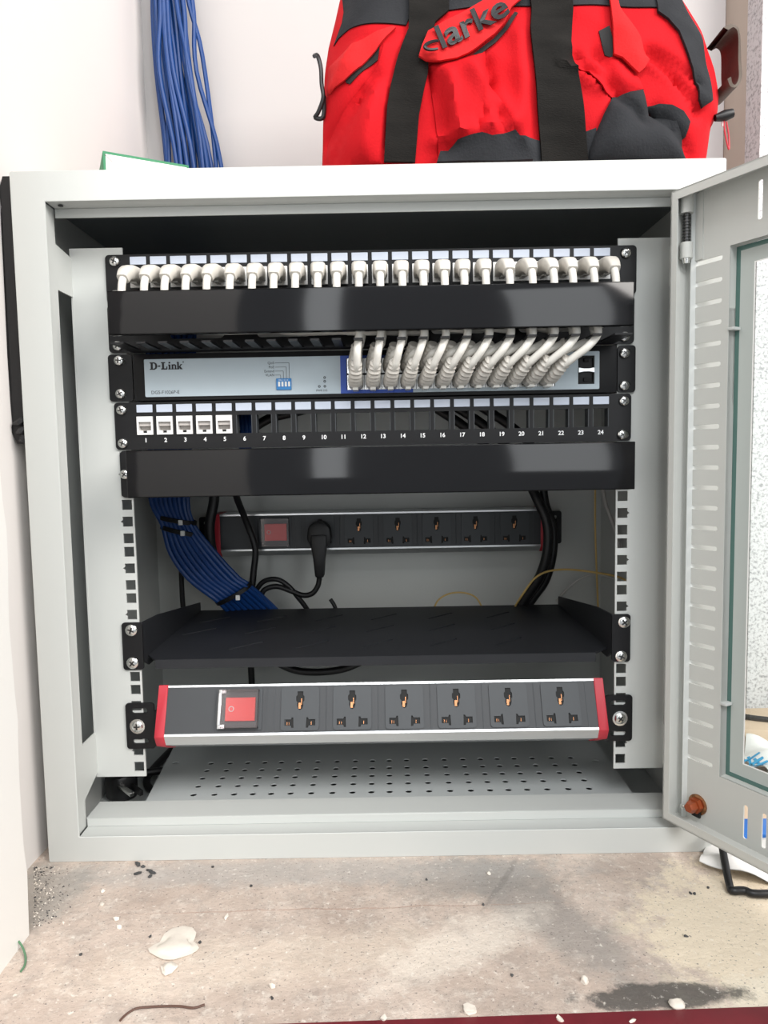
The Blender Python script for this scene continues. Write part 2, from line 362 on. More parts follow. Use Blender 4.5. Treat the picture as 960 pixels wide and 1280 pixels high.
plate([(-231, -28), (252, -28), (252, 200), (-250, 200)], holes, 1.2, XY(-528)).build('vent_plate', VENTPAINT, cab, smooth=0)
MB().box(-222, 222, 0, 190, -533, -531).build('vent_shade_sheet', HOLE, cab)  # black sheet added below the vent holes to make them read dark
for s in (-1, 1):
    hs = []
    for k in range(11):
        for q, dz in enumerate((6.35, 22.225, 38.1)):
            z = -44.45 * k - dz; x = 232.55; h = 4.7
            p = rect(x - h, x + h, z - h, z + h)
            if q == 1: p = [(x - h, z - h), (x + h, z - h), (x + h, z - 1.6), (x + h + 2, z), (x + h, z + 1.6), (x + h, z + h), (x - h, z + h)]
            hs.append([(s * a, b) for a, b in p])
    mb = plate(rect(*(sorted((s * 226.2, s * 274.5))), -492.3, 6.5), hs, 2, XZ(1))
    mb.box(s * 274, s * 272.4, 1, 40, -492, 6)
    mb.build('rack_rail', PAINT, cab, smooth=0)
# door: sheet coordinates u (from the hinge edge), z, w (out of the inner face)
TH = math.radians(119); DV = (-math.cos(TH), -math.sin(TH)); NV = (-math.sin(TH), math.cos(TH))
S0 = (254 - NV[0] * 20, -51 - NV[1] * 20)
def D(u, z, w): return (S0[0] + DV[0] * u + NV[0] * w, S0[1] + DV[1] * u + NV[1] * w, z)
DL, DT, DB = 536, 29, -516
hs = []
for i in range(26):
    z = -30.4 - i * (458.2 - 30.4) / 25
    for u0, u1 in ((8.6, 35.5), (DL - 35.5, DL - 8.6)): hs.append(rrect(u0, u1, z - 1.9, z + 1.9, 1.6, 3))
WU0, WU1, WZ0, WZ1 = 42, DL - 42, -465, -23
nv = 26
for i in range(nv):
    u = 67.2 + i * 16.2
    if u > DL - 60: break
    hs.append(rrect(u - 1.9, u + 1.9, -9.5, 20.3, 1.6, 3)); hs.append(rrect(u - 1.9, u + 1.9, -508.8, -479.8, 1.6, 3))
hs.append(rect(WU0, WU1, WZ0, WZ1))
mb = plate(rect(0, DL, DB, DT), hs, 1.2, lambda a, b, n: D(a, b, n))
def dbox(mb, u0, u1, z0, z1, w0, w1, mi=0): return mb.box(u0, u1, z0, z1, w0, w1, mi, T=lambda a, b, c: D(a, b, c))
dbox(mb, 0, 1.2, DB, DT, 0, 20); dbox(mb, DL - 1.2, DL, DB, DT, 0, 20); dbox(mb, 0, DL, DT - 1.2, DT, 0, 20); dbox(mb, 0, DL, DB, DB + 1.2, 0, 20)   # edge flanges
dbox(mb, 0, 6.5, DB, DT, 18.8, 20); dbox(mb, DL - 6.5, DL, DB, DT, 18.8, 20); dbox(mb, 6.5, DL - 6.5, DT - 7.5, DT, 18.8, 20); dbox(mb, 6.5, DL - 6.5, DB, DB + 8, 18.8, 20)   # lips
dbox(mb, WU0 - 1.2, WU0, WZ0, -72, -9, 0); dbox(mb, WU0 - 1.2, WU0, -88, WZ0, -9, 0) if False else None
dbox(mb, WU0 - 1, WU0, WZ0, WZ1, -8, 0); dbox(mb, WU1, WU1 + 1, WZ0, WZ1, -8, 0); dbox(mb, WU0, WU1, WZ1, WZ1 + 1, -8, 0); dbox(mb, WU0, WU1, WZ0 - 1, WZ0, -8, 0)
dbox(mb, 1.2, 17, -27.5, DT - 2, .6, 1.6)          # hinge reinforcement plate
door = mb.build('door', DOORPAINT, cab, smooth=30)
door['label'] = 'swung open door with a glass window and rows of slots'
mb = MB(); dbox(mb, WU0 + .5, WU1 - .5, WZ0 + .5, WZ1 - .5, -12, -8)
mb.m = [0 if i in (0, 1) else 0 for i in range(len(mb.m))]
pane = mb.build('glass_pane', PANE, door, smooth=0)
fr = MB(); a0, a1, b0, b1 = WU0 + 4, WU1 - 4, WZ0 + 4, WZ1 - 4; k = 12
plate(rect(a0, a1, b0, b1), [rect(a0 + k, a1 - k, b0 + k - 1, b1 - k + 1)], .3, lambda a, b, n: D(a, b, -7.8 + n), fr)
fr.build('glass_border', GBORDER, pane, smooth=0)
ln = MB(); plate(rect(a0 + k, a1 - k, b0 + k - 1, b1 - k + 1), [rect(a0 + k + .9, a1 - k - .9, b0 + k - .1, b1 - k + .1)], .3, lambda a, b, n: D(a, b, -7.75 + n), ln)
ln.build('glass_border_line', CARD, pane, smooth=0)
ge = MB(); plate(rect(WU0 + .2, WU1 - .2, WZ0 + .2, WZ1 - .2), [rect(a0, a1, b0, b1)], .3, lambda a, b, n: D(a, b, -7.8 + n), ge)
ge.build('glass_edge', GLASSEDGE, pane, smooth=0)
for z in (-89, -401):
    for u in (WU0, WU1 - 5):
        cb = MB(); dbox(cb, u - .5, u + 5.5, z - 1.2, z + 1.2, -7.5, 1.2); cb.build('retaining_clip', PAINT, door, bevel=.4)
for zc, sgn in ((0, 1),):                # spring hinge pins
    hb = MB(); c = D(7, 0, 9)
    def hz(z): return (c[0], c[1], zc + sgn * z)
    hb.tube([hz(26), hz(11)], 5.2, 14, 0); hb.tube([hz(11), hz(-13)], 2.4, 12, 1)
    for q in range(9): hb.tube([hz(10 - q * 2.5), hz(9 - q * 2.5)], 3.2, 12, 1)
    hb.tube([hz(-13), hz(-26)], 5.2, 14, 0); hb.tube([hz(-26), hz(-30)], [3.4, 2.6], 12, 2)
    hb.build('hinge_pin', [DOORPAINT, DARKSTEEL, CHROME], door)
lk = MB(); c = D(22, -498.5, .6)
lk.lathe([(9, 0), (9, 1.5), (7, 2)], c, (NV[0], NV[1], 0), 20, 1); lk.lathe([(6.8, 2), (6.8, 6), (5.2, 6.2), (5.2, 11), (4, 13.5), (0, 14)], c, (NV[0], NV[1], 0), 6, 0)
dbox(lk, 18, 26, -509, -498, 2, 4, 2)
lk.build('door_lock', [AMBER, BRASS, HOLE], door)
for u, z in ((8, DB + 10.5), (DL - 8, DB + 10.5), (98, DB + 4)):
    sb = MB(); sb.lathe([(2.4, 0), (2.4, 3), (0, 4)], D(u, z, 1), (NV[0], NV[1], 0), 12); sb.build('door_screw', CHROME, door)
# ------------------------------------------------------------------ upper patch panel (all ports in use)
PX0, PP = -211.2, 18.35
pan = thing('patch_panel', (0, 0, -44), 'upper black 24-port patch panel with every port plugged, topmost in the rack', 'patch panel')
def port_panel(root, zt, earx0, earx1):
    hs = []
    for i in range(24):
        x = PX0 + PP * i; hs.append(rect(x - 7.4, x + 7.4, zt - 30.3, zt - 13.4))
    for x in (-232.5, 232.5):
        for dz in (6.35, 38.1): hs.append(rrect(x - 5, x + 5, zt - dz - 3.2, zt - dz + 3.2, 3, 3))
    mb = plate(rrect(earx0, earx1, zt - 43.8, zt - .3, 3.5), hs, 2, XZ(-1.2))
    mb.box(-218, 220, -1, 26, zt - 2.2, zt - .8); mb.box(-218, 220, -1, 26, zt - 43.6, zt - 42.2)
    return mb.build('panel', BLACK, root, smooth=30)
def label_row(root, zt, dz):
    src = MB().box(-7.4, 7.4, -.6, 0, -3.6, 3.6).build('label_window', LABEL, root, local=(0, 0, 0), bevel=.3, seg=1)
    P = [(PX0 + PP * i, -2.4, zt - dz) for i in range(24)]
    src['_o'] = list(P[0]); po = root['_o']; src.location = [(P[0][i] - po[i]) / 1000 for i in range(3)]
    row(src, root, P[1:])
def jack_row(root, zt, n):
    T = XZ(-2.6)
    mb = plate(rect(-7.3, 7.3, -8.4, 8.4), [[(-5.8, -4.6), (-2, -4.6), (-2, -6.8), (2, -6.8), (2, -4.6), (5.8, -4.6), (5.8, 3.4), (-5.8, 3.4)]], 1.6, XZ(-.8))
    mb.box(-7.3, 7.3, 0, 22, -8.4, -7.2); mb.box(-7.3, 7.3, 0, 22, 7.2, 8.4); mb.box(-7.3, -6.1, 0, 22, -8.4, 8.4); mb.box(6.1, 7.3, 0, 22, -8.4, 8.4)
    mb.box(-6.1, 6.1, 6.5, 8, -7.2, 7.2, 1)
    mb.box(-5.8, 5.8, 1, 6.5, -.3, 3.4, 1); mb.box(-1.8, 1.8, .4, 3, -6.8, -4.8, 2)
    src = mb.build('keystone_jack', [WHITE, KEYIN, HOLE], root, local=(0, 0, 0), smooth=0)
    P = [(PX0 + PP * i, -2.6, zt - 21.9) for i in range(n)]
    src['_o'] = list(P[0]); po = root['_o']; src.location = [(P[0][i] - po[i]) / 1000 for i in range(3)]
    row(src, root, P[1:])
port_panel(pan, 0, -241.3, 242.5); label_row(pan, 0, 6); jack_row(pan, 0, 24)
screws(pan, [(-232.5, -2.6, -6.35), (-232.5, -2.6, -36), (232.5, -2.6, -7.4), (232.5, -2.6, -38)])
# ------------------------------------------------------------------ cable managers
def manager(zt, x0, x1, cx0, cx1, yf, ctop, cbot, label, scr):
    root = thing('cable_manager', (0, -20, zt - 44), label, 'cable manager')
    hs = [rrect(-160 + 80 * i - 25, -160 + 80 * i + 25, zt - 32, zt - 12, 4) for i in range(5)]
    plate(rrect(x0, x1, zt - 44, zt - .4, 4), hs, 2, XZ(-1.2)).build('back_plate', BLACK, root)
    mb = MB()
    for z0 in (zt - 1.8, zt - 43.4 if zt > -100 else cbot + 1.2):                # top and bottom walls with finger slots
        n = int((cx1 - cx0 - 8) / PP); poly = [(cx0, -2), (cx0, yf + 3)]
        for i in range(n):
            q = cx0 + 11 + PP * i
            if q + 10.8 < cx1 - 3: poly += [(q, yf + 3), (q, -20), (q + 1.5, -18), (q + 9.3, -18), (q + 10.8, -20), (q + 10.8, yf + 3)]
        poly += [(cx1, yf + 3), (cx1, -2)]
        plate(poly, [], 1.6, XY(z0), mb)
    mb.build('finger_duct', BLACK, root, smooth=0)
    cv = MB(); cv.box(cx0, cx1, yf, yf + 2, cbot, ctop); cv.box(cx0, cx1, yf, yf + 6, ctop - 1.6, ctop); cv.box(cx0, cx1, yf, yf + 6, cbot, cbot + 1.6)
    cv.build('cover', GLOSS, root, bevel=.7, seg=3)
    screws(root, scr)
    return root
manager(-44.45, -241.5, 241, -219.5, 221, -60, -45.4, -81.8, 'upper glossy black cable manager with patch cords hanging below it', [(-233, -2.6, -82), (-226, -2.6, -50.5), (232, -2.6, -82)])
manager(-177.8, -236.5, 240, -213, 226, -52, -178.4, -219.5, 'lower glossy black cable manager below the numbered patch panel', [(-232, -2.6, -200), (232.5, -2.6, -200)])
# ------------------------------------------------------------------ network switch
sw = thing('network_switch', (0, 60, -134), 'black rack network switch with a pale blue-grey face and rows of plugged ports', 'network switch')
sb = MB().box(-219.5, 225, -4, 150, -132.6, -90); sb.build('chassis', BLACK, sw, bevel=.6)
for x0, x1 in ((-243, -221), (226, 242.5)):
    hs = [rrect((-238 if x0 < 0 else 227.5), (-227 if x0 < 0 else 238), z - 3.2, z + 3.2, 3, 3) for z in (-96, -126)]
    plate(rrect(x0, x1, -132.6, -89.8, 3), hs, 2, XZ(-1.4)).build('mounting_ear', BLACK, sw)
screws(sw, [(-232.5, -3, -95.4), (-232.5, -3, -125.6), (232, -3, -97), (232, -3, -126.4)])
SF = -4.6
fb = MB(); plate(rrect(-209, 208.5, -129.2, -95, 1), [rect(-23.5, 168, -126, -97.5), rect(189, 204, -124.6, -98.8)], 1, XZ(SF), fb)
face = fb.build('faceplate', FACE, sw, smooth=0)
pb = MB(); plate(rect(-29, 37.5, -129.2, -95), [rect(-23.5, 37.5, -126, -97.5)], .3, XZ(SF - .6), pb); pb.build('port_field', BLUEP, face, smooth=0)
lg = MB(); S = XZ(SF - .62); cx, cy, k = -203.8, -104.6, 1.0
def blk(a0, a1, b0, b1): lg.prism(rect(cx + a0 * k, cx + a1 * k, cy + b0 * k, cy + b1 * k), S, 0, .15)
plate([(cx + a, cy + b) for a, b in ((0, 0), (5, 0), (7.2, 1.2), (8, 3.4), (7.2, 5.6), (5, 6.8), (0, 6.8), (0, 5.8), (1, 5.8), (1, 1), (0, 1))], [[(cx + a, cy + b) for a, b in ((3.2, 1.1), (4.6, 1.1), (5.5, 2), (5.7, 3.4), (5.5, 4.8), (4.6, 5.7), (3.2, 5.7))]], .15, S, lg)
blk(8.6, 11, 2.6, 3.9)
blk(11.8, 16.2, 5.8, 6.8); blk(12.8, 15, .9, 5.8); blk(11.8, 18.4, 0, 1.1); blk(17.2, 18.4, 1.1, 2.8)          # L
blk(19.2, 22, 0, .9); blk(19.7, 21.6, .9, 4.6); blk(19.2, 21.6, 3.8, 4.6); blk(19.7, 21.5, 5.4, 6.9)             # i
blk(22.4, 25, 0, .9); blk(22.8, 24.6, .9, 4.6); blk(24.6, 26.6, 3.6, 4.7); blk(26, 27.6, 0, 4.1); blk(25.5, 28, 0, .9)   # n
blk(28.2, 30.8, 0, .9); blk(28.6, 30.4, 0, 6.8); blk(28.2, 30, 6, 6.8)
lg.prism([(cx + a, cy + b) for a, b in ((30.2, 2.2), (32.2, 4.7), (34, 4.7), (31.9, 2.7), (34.3, 0), (31.7, 0))], S, 0, .15)
lg.prism(circ(cx + 35, cy + 6.6, .7, 8), S, 0, .15)
# fit the word to its printed width
xs = [v[0] for v in lg.v]; x0 = min(xs); sc = 31.5 / (max(xs) - x0); lg.v = [(x0 + (v[0] - x0) * sc, v[1], v[2]) for v in lg.v]
lg.build('brand_lettering', INK, face, smooth=0)
text('DGS-F1026P-E', 4.3, lambda a, b, n: (-203.5 + a, SF - .62 - n, -126.6 + b)).build('model_lettering', INK, face, smooth=0)
tb = MB()
for s, z in (('QoS', -101.4), ('PoE', -105.2), ('Extend', -108.8), ('VLAN', -112.4)):
    text(s, 3.3, lambda a, b, n: (-89.6 + a, SF - .62 - n, z + b), tb, align='RIGHT')
text('PWR SYS', 2.6, lambda a, b, n: (-46.5 + a, SF - .62 - n, -127 + b), tb, align='CENTER')
for i, (z, x) in enumerate(((-100.4, -76), (-104.2, -78.6), (-107.8, -81.4), (-111.4, -84))):
    tb.box(-89, x, SF - .8, SF - .6, z - .15, z + .15); tb.box(x - .15, x + .15, SF - .8, SF - .6, -115.5, z)
for x, z in ((-43.6, -114.4), (-43.6, -117.8), (-48.7, -122.4), (-43.6, -122.4)):
    plate(circ(x, z, 1.2, 10), [circ(x, z, .55, 8)], .15, S, tb)
tb.build('face_print', INK, face, smooth=0)
db = MB().box(-88, -74.2, SF - 2, SF, -125, -114.6); dip = db.build('dip_switch', DIPB, sw, bevel=.3, seg=1)
lv = MB()
for i in range(4): lv.box(-86.2 + 3.05 * i, -84.4 + 3.05 * i, SF - 2.6, SF - 1.5, -122, -117.6)
text('ON 1 2 3 4', 1.9, lambda a, b, n: (-86 + a, SF - 2.05 - n, -116.8 + b), lv)
lv.build('dip_levers', CARD, dip, smooth=0)
CX0, CP = -15.0, 15.85
for r in range(2):
    for c in range(12):
        x = CX0 + CP * c; z = -119.6 if r == 0 else -104.6; p = MB(); t = XZ(SF - .2)
        plate(rect(x - 7.7, x + 7.7, z - 6.4, z + 6.9), [rect(x - 6.2, x + 6.2, z - 4.6, z + 4.6)], .8, t, p)
        p.box(x - 6.2, x + 6.2, 4, 5, z - 4.6, z + 4.6, 1)
        p.build('ethernet_port', [CHROME, HOLE], sw, smooth=0)
for z in (-105.3, -118.4):
    p = MB(); plate(rect(189.2, 203.8, z - 6, z + 6), [rect(190.4, 202.6, z - 4.4, z + 4.4)], 1.2, XZ(SF - .2), p); p.box(190.4, 202.6, 2, 3, z - 4.4, z + 4.4)
    p.box(194.5, 198.5, SF - 1.2, SF + 1, z - (3.6 if z < -110 else -1), z - (.6 if z < -110 else -4))
    p.build('fibre_port', HOLE, sw, smooth=0)
p = MB(); p.prism([(189.4, -114), (194, -113.2), (199, -113.2), (203.6, -114), (203.6, -109.8), (199, -110.6), (194, -110.6), (189.4, -109.8)], XZ(SF - 1.2), 0, .6)
p.build('port_divider', ALU, sw, smooth=0)
# ------------------------------------------------------------------ lower patch panel (numbered)
pan2 = thing('patch_panel', (0, 0, -177), 'lower black patch panel with printed port numbers and five white jacks', 'patch panel')
Z2 = -133.35
port_panel(pan2, Z2, -239.5, 239); label_row(pan2, Z2, 6.2); jack_row(pan2, Z2, 5)
for i in range(24):
    x = PX0 + PP * i
    text(str(i + 1), 5.4, lambda a, b, n: (x + a, -2.35 - n, Z2 - 37.2 + b), align='CENTER', bold=.12).build('port_number', WINK, pan2, smooth=0)
    if i >= 5:
        f = MB(); f.box(x - 7.4, x - 6.7, -2, 9, Z2 - 30.3, Z2 - 13.4); f.box(x + 6.7, x + 7.4, -2, 9, Z2 - 30.3, Z2 - 13.4)
        f.build('jack_opening', SOCKET, pan2, smooth=0)
screws(pan2, [(-232.5, -2.6, Z2 - 7.2), (-232.5, -2.6, Z2 - 37.8), (232, -2.6, Z2 - 7), (230.5, -2.6, Z2 - 38)])
# ------------------------------------------------------------------ patch cords
ORD = ['first', 'second', 'third', 'fourth', 'fifth', 'sixth', 'seventh', 'eighth', 'ninth', 'tenth', 'eleventh', 'twelfth']
def ordinal(i):
    if i < 12: return ORD[i] + ' port from the left'
    return (ORD[23 - i] + ' port from the right') if i < 23 else 'first port from the right'
for i in range(24):
    c, r = i // 2, i % 2
    xt = PX0 + PP * i; zt = -21.6
    lab = 'pale grey patch cord from the %s of the upper patch panel' % ordinal(i)
    t = thing('patch_cord', (xt, -30, zt), lab, 'cable', 'patch cords between the upper patch panel and the switch')
    jx = random.uniform(-1.2, 1.2) + (-2.5 if i < 6 else (2.5 if i > 17 else 0))
    pl = MB(); pl.box(xt - 5.8, xt + 5.8, -14, 2, zt - 4.4, zt + 3.6); pl.box(xt - 2.2, xt + 2.2, -16, -4, zt - 7.6, zt - 4.8)
    pl.build('plug', PLUG, t, bevel=.5, seg=1)
    path = spline([(xt, -9, zt), (xt + jx * .2, -16, zt + .3), (xt + jx * .5, -23, zt - .3), (xt + jx * .8, -29, zt - 3), (xt + jx, -33.5, zt - 8)], 5)
    n = len(path); rr = [6.7 - 2.0 * max(0, (k / (n - 1) - .55) / .45) for k in range(n)]
    bt = MB(); bt.tube(path, rr, 16, sq=.5); bt.build('boot', BOOT, t)
    xb = CX0 + CP * c; zb = -119.6 if r == 0 else -104.6
    xe = CX0 + 4.5 + 18.6 * c + (1.5 if r else 0); ye = -47 if r == 0 else -30
    yb = -40 if r == 0 else -33
    dx = (xe - xb)
    lane = -12 - (i % 6) * 6.4; zl = -54 - (i % 4) * 7
    pth = [path[-6], path[-2], (xt + jx, -36.5, zt - 14), (xt + jx, -38, zt - 22), (xt + jx, -38, -52), (xt + jx * .6, -35 + (lane + 35) * .5, zl + 3)]
    mx = (xt + xe) / 2
    pth += [(xt + (mx - xt) * .3, lane, zl), (mx, lane, zl), (xe + (mx - xe) * .15, (lane + ye) / 2, zl - 3), (xe, ye, -78), (xe, ye - .5, -87)]
    if r == 0: pth += [(xe - dx * .25, ye - 2, -97), (xb + dx * .42 + 1, -45, -105), (xb + dx * .25 + 1, -41, zb + 10), (xb, -30, zb + 3)]
    else: pth += [(xe - dx * .3, ye - 3, -92), (xb + dx * .3, -36, -98), (xb, -28, zb + 1)]
    cb = MB(); cb.tube(spline(pth, 6), 3.4, 10); cb.build('cable', CORD, t)
    lo = MB(); lo.box(xb - 5.8, xb + 5.8, -14, 2, zb - 4, zb + 4); lo.box(xb - 2.6, xb + 2.6, -22, -4, zb - 8.2, zb - 5.6)
    lo.build('plug', PLUG, t, bevel=.5, seg=1)
    hi_ = 0 if r == 0 else 6
    pp = spline([(xb, -10, zb), (xb + dx * .04, -22 + hi_ * .5, zb + 1.2), (xb + dx * .14 + .5, -34 + hi_, zb + 6.5), (xb + dx * .30 + 1, -41.5 + hi_, zb + 14.5)], 6); n = len(pp)
    rr = [6.9 - 2.4 * k / (n - 1) + (.5 if k % 2 else -.45) * (k > 4) for k in range(n)]
    bt = MB(); bt.tube(pp, rr, 16, sq=.75); bt.build('boot', BOOT, t, smooth=30)
# ------------------------------------------------------------------ cantilever shelf
sh = thing('rack_shelf', (0, 100, -386), 'black slotted steel shelf across the rack below the rear power strip', 'shelf')
SZ = -377
hs = []
for y, xs in ((42, (-200, -133, -66, 0, 66, 133)), (104, (-196, -129, -63, 2, 70, 137)), (160, (-192, -125, -58, 6, 72, 140))):
    for x in xs[1:] if y == 42 else xs:
        hs.append([(x - 16, y - 13), (x - 14, y - 16), (x + 16, y + 12.5), (x + 14, y + 15.5)])
mb = plate([(-211, -4), (207, -4), (224, 14), (224, 212), (-224, 212), (-224, 14)], hs, 1.6, XY(SZ))
mb.box(-211, 207, -4.8, -3.2, SZ - 8, SZ + .6)
mb.box(-224, 224, 210.5, 212, SZ - 10, SZ)
mb.build('tray', SHELF, sh, smooth=0)
for s in (-1, 1):
    f = MB(); f.prism([(-1, -340.8), (48, -344), (212, -366), (212, -386), (14, -386), (-1, -378)], lambda a, b, n: (n, a, b), s * 223, s * 224.4)
    f.build('side_flange', SHELF, sh)
    ea = (-242.5, -223) if s < 0 else (223, 240.5)
    plate(rrect(*ea, -386.5, -340.6, 3), [], 1.8, XZ(-1)).build('mounting_ear', BLACK, sh)
screws(sh, [(-233, -2.2, -347.8), (-233.2, -2.2, -379.5), (234, -2.2, -348), (231.5, -2.2, -381)], 5.6)
# ------------------------------------------------------------------ power strips
def power_strip(org, tilt, label, plugged=None, seed=0):
    x0, y0, z0 = org; LN, H = 425, 47
    ct, st = math.cos(tilt), math.sin(tilt)
    def T(l, h, n): return (x0 + l, y0 + h * st - n * ct, z0 + h * ct + n * st)
    root = thing('power_strip', (x0 + LN / 2, y0, z0), label, 'power strip')
    B = lambda mb, l0, l1, h0, h1, n0, n1, mi=0: mb.box(l0, l1, h0, h1, n0, n1, mi, T=T)
    body = MB(); prof = [(0, 0), (0, 2.2), (-2, 2.2), (-2, H - 2), (0, H - 2), (0, H), (-42, H), (-42, -7), (-8.5, -7)]
    body.prism(prof, lambda a, b, n: T(n, b, a), 9, LN - 9); body.build('body', ALU, root, smooth=0)
    f = MB(); B(f, 9, LN - 9, 2.2, H - 2, -2.2, -.5); fc = f.build('face', PDUFACE, root, smooth=0)
    for l in [55, 57.5, 104, 122] + [136 + 49.3 * q + d for q in range(6) for d in (-24.5, 24.5)]:
        fg = MB(); B(fg, l - .3, l + .3, 2.4, H - 2.2, -.5, -.1); fg.build('face_rib', SOCKET, fc, smooth=0)
    for l0, l1 in ((0, 9), (LN - 9, LN)):
        c = MB(); c.prism([(.6, -.6), (.6, H + .6), (-43, H + .6), (-43, -7.8), (-8.8, -7.8)], lambda a, b, n: T(n, b, a), l0, l1)
        c.build('end_cap', RED, root, bevel=.5, seg=1)
    s = MB(); B(s, 60, 100, 5, 42.5, -.6, .8); plate(rect(62, 98, 7, 40), [rect(67, 95, 12, 36)], .6, lambda a, b, n: T(a, b, 1 + n), s)
    sm = s.build('switch_frame', SOCKET, root, smooth=0)
    k = MB(); k.prism([(66, 0.5), (66, 4.6), (80, 2.4), (94, 3.8), (94, .5)], lambda a, b, n: T(a, n, b), 13, 34.5); rk = k.build('rocker', REDSW, sm, bevel=.4, seg=1)
    k = MB(); plate(circ(71.5, 24, 2.6, 16), [circ(71.5, 24, 1.9, 16)], .15, lambda a, b, n: T(a, b, 4.1 + n), k); k.build('off_mark', WINK, sm, smooth=0)
    k = MB(); B(k, 62.5, 97, 6.5, 41.5, 7.2, 8.2); B(k, 95.8, 97, 6.5, 41.5, 1, 7.4); B(k, 62.5, 97, 6.5, 7.5, 1, 7.4); B(k, 62.5, 97, 40.5, 41.5, 1, 7.4)
    k.build('clear_cover', CLEAR, sm, smooth=0)
    k = MB(); B(k, 59, 62.2, 9, 39, 1, 6); B(k, 59, 66, 38, 42, 1, 5); B(k, 59, 66, 6, 10, 1, 5); k.build('cover_hinge', ALU if tilt else SOCKET, sm, bevel=.6)
    for q in range(6):
        c = 136 + 49.3 * q; so = MB()
        earth = [(c - 2.7, 39.5), (c - 2.7, 36), (c - 3.9, 35), (c - 3.9, 31), (c - 2.7, 29.5), (c - 3, 26.5), (c - 2, 23.5), (c, 22.3), (c + 2, 23.5), (c + 3, 26.5), (c + 2.7, 29.5), (c + 3.9, 31), (c + 3.9, 35), (c + 2.7, 36), (c + 2.7, 39.5)]
        lft = [(c - 14.5, 8.2), (c - 8.4, 8.2), (c - 7.8, 6.2), (c - 5.8, 6.2), (c - 6.2, 15.6), (c - 7.6, 15.6), (c - 8.4, 13.8), (c - 14.5, 13.8)]
        rgt = [(2 * c - a, b) for a, b in lft]
        plate(rrect(c - 18, c + 18, 3.6, 43.5, 3), [earth, lft, rgt], 1.4, lambda a, b, n: T(a, b, .1 + n), so)
        se = so.build('socket', SOCKET, root, smooth=0)
        h = MB(); B(h, c - 15.5, c + 15.5, 5, 41, -.7, -.45); h.build('socket_recess', HOLE, se, smooth=0)
        h = MB(); B(h, c - 1.6, c + .6, 23.6, 29, -.4, .3); B(h, c + .9, c + 1.6, 27, 33, -.4, .2); B(h, c - 12.4, c - 11.8, 8.8, 11.6, -.4, -.2); B(h, c - 10.4, c - 10, 8.8, 11.2, -.4, -.2); B(h, c + 10.4, c + 11, 8.8, 11.8, -.4, -.2)
        h.build('contacts', BRASS, se, smooth=0)
    return root, T
pa = at(192.5, 925, -22); pb_ = at(761.5, 912, -22)
ps, T1 = power_strip(((pa[0] + pb_[0]) / 2 - 212.5, -20, (pa[2] + pb_[2]) / 2 + .6), math.radians(25), 'front power strip with silver edges and six empty sockets, below the black shelf')
lx, rx = T1(0, 0, 0)[0], T1(425, 0, 0)[0]
zc = -441.5
for s, x0, x1, xi in ((-1, -242.5, -215, lx), (1, 217, 243, rx)):
    hs = [rrect(x0 + 6, x0 + 21, z - 2.4, z + 2.4, 2.2, 3) if s < 0 else rrect(x1 - 21, x1 - 6, z - 2.4, z + 2.4, 2.2, 3) for z in (zc + 15, zc - 15)]
    br = plate(rrect(x0, x1, zc - 22.5, zc + 22.5, 3), hs, 2, XZ(-1.2))
    br.box(*sorted((xi, x1 if s < 0 else x0)), -2, 16, zc - 20, zc + 14)
    br.build('mounting_bracket', BLACK, ps, smooth=0)
screws(ps, [(-231.5, -2.4, zc), (231, -2.4, zc)], 5.4, True)
pc = at(268, 690, 235); pd = at(684, 684, 235)
ps2, T2 = power_strip(((pc[0] + pd[0]) / 2 - 212.5, 235, (pc[2] + pd[2]) / 2 + 1), 0, 'rear power strip with red ends on the back of the cabinet, black plug in it')
for s in (-1, 1):
    lx = T2(0 if s < 0 else 425, 0, 0)[0]; zc2 = T2(0, 22, 0)[2]
    hs = [circ(lx + s * 11, zc2 + d, 2.4, 8) for d in (-14, 0, 14)]
    br = plate(rrect(*sorted((lx, lx + s * 19)), zc2 - 20, zc2 + 22, 3), hs, 2, XZ(243)); br.build('mounting_bracket', BLACK, ps2, smooth=0)
# ------------------------------------------------------------------ plug and black cords at the back
def cord(name, pts, r, m, label, cat='cable', group=None, sides=10, k=6):
    pts = [np.array(p, float) for p in pts]; o = MB(); o.tube(spline(pts, k), r, sides)
    ob = o.build(name, m, None, org=tuple(pts[-1])); tag(ob, label, cat, group); return ob
q0 = T2(136, 22, 0)
pt = thing('power_plug', (q0[0], q0[1] - 20, q0[2]), 'black moulded plug with its cord in the first socket of the rear power strip', 'plug')
def Q(a, b, n): return (q0[0] + a, q0[1] - 3 - n, q0[2] + b)
mb = MB(); mb.prism([(-13, 8), (-9, 14), (0, 16.5), (9, 14), (14, 8), (16, -6), (11, -16), (-10, -16), (-15, -6)], Q, 0, 20); mb.build('plug_body', SOFTBLACK, pt, bevel=3)
mb = MB(); mb.prism([(-10, 0), (-10, -14), (-7.5, -30), (-5.5, -54), (5.5, -54), (7.5, -30), (10, -14), (10, 0)], Q, 6, 22); mb.build('strain_relief', SOFTBLACK, pt, bevel=2.5)
px = [at(u, v, 220) for u, v in ((399, 724), (397, 733), (390, 742), (378, 744), (362, 738), (345, 733), (330, 738), (326, 752), (333, 762))] + [at(345, 778, 224), at(362, 790, 228)]
px = [Q(0, -46, 14)] + px
mb = MB(); mb.tube(spline(px, 7), 3.4, 10); mb.build('cord', SOFTBLACK, pt)
yb = 214
cord('power_cord', [at(290, 600, 150), at(297, 625, 190), at(309, 655, 210), at(319, 685, 214), at(317, 715, 214), at(314, 745, 214), at(312, 790, 220), at(315, 860, 225)], 4.2, SOFTBLACK, 'black cord hanging straight down in front of the red switch of the rear power strip')
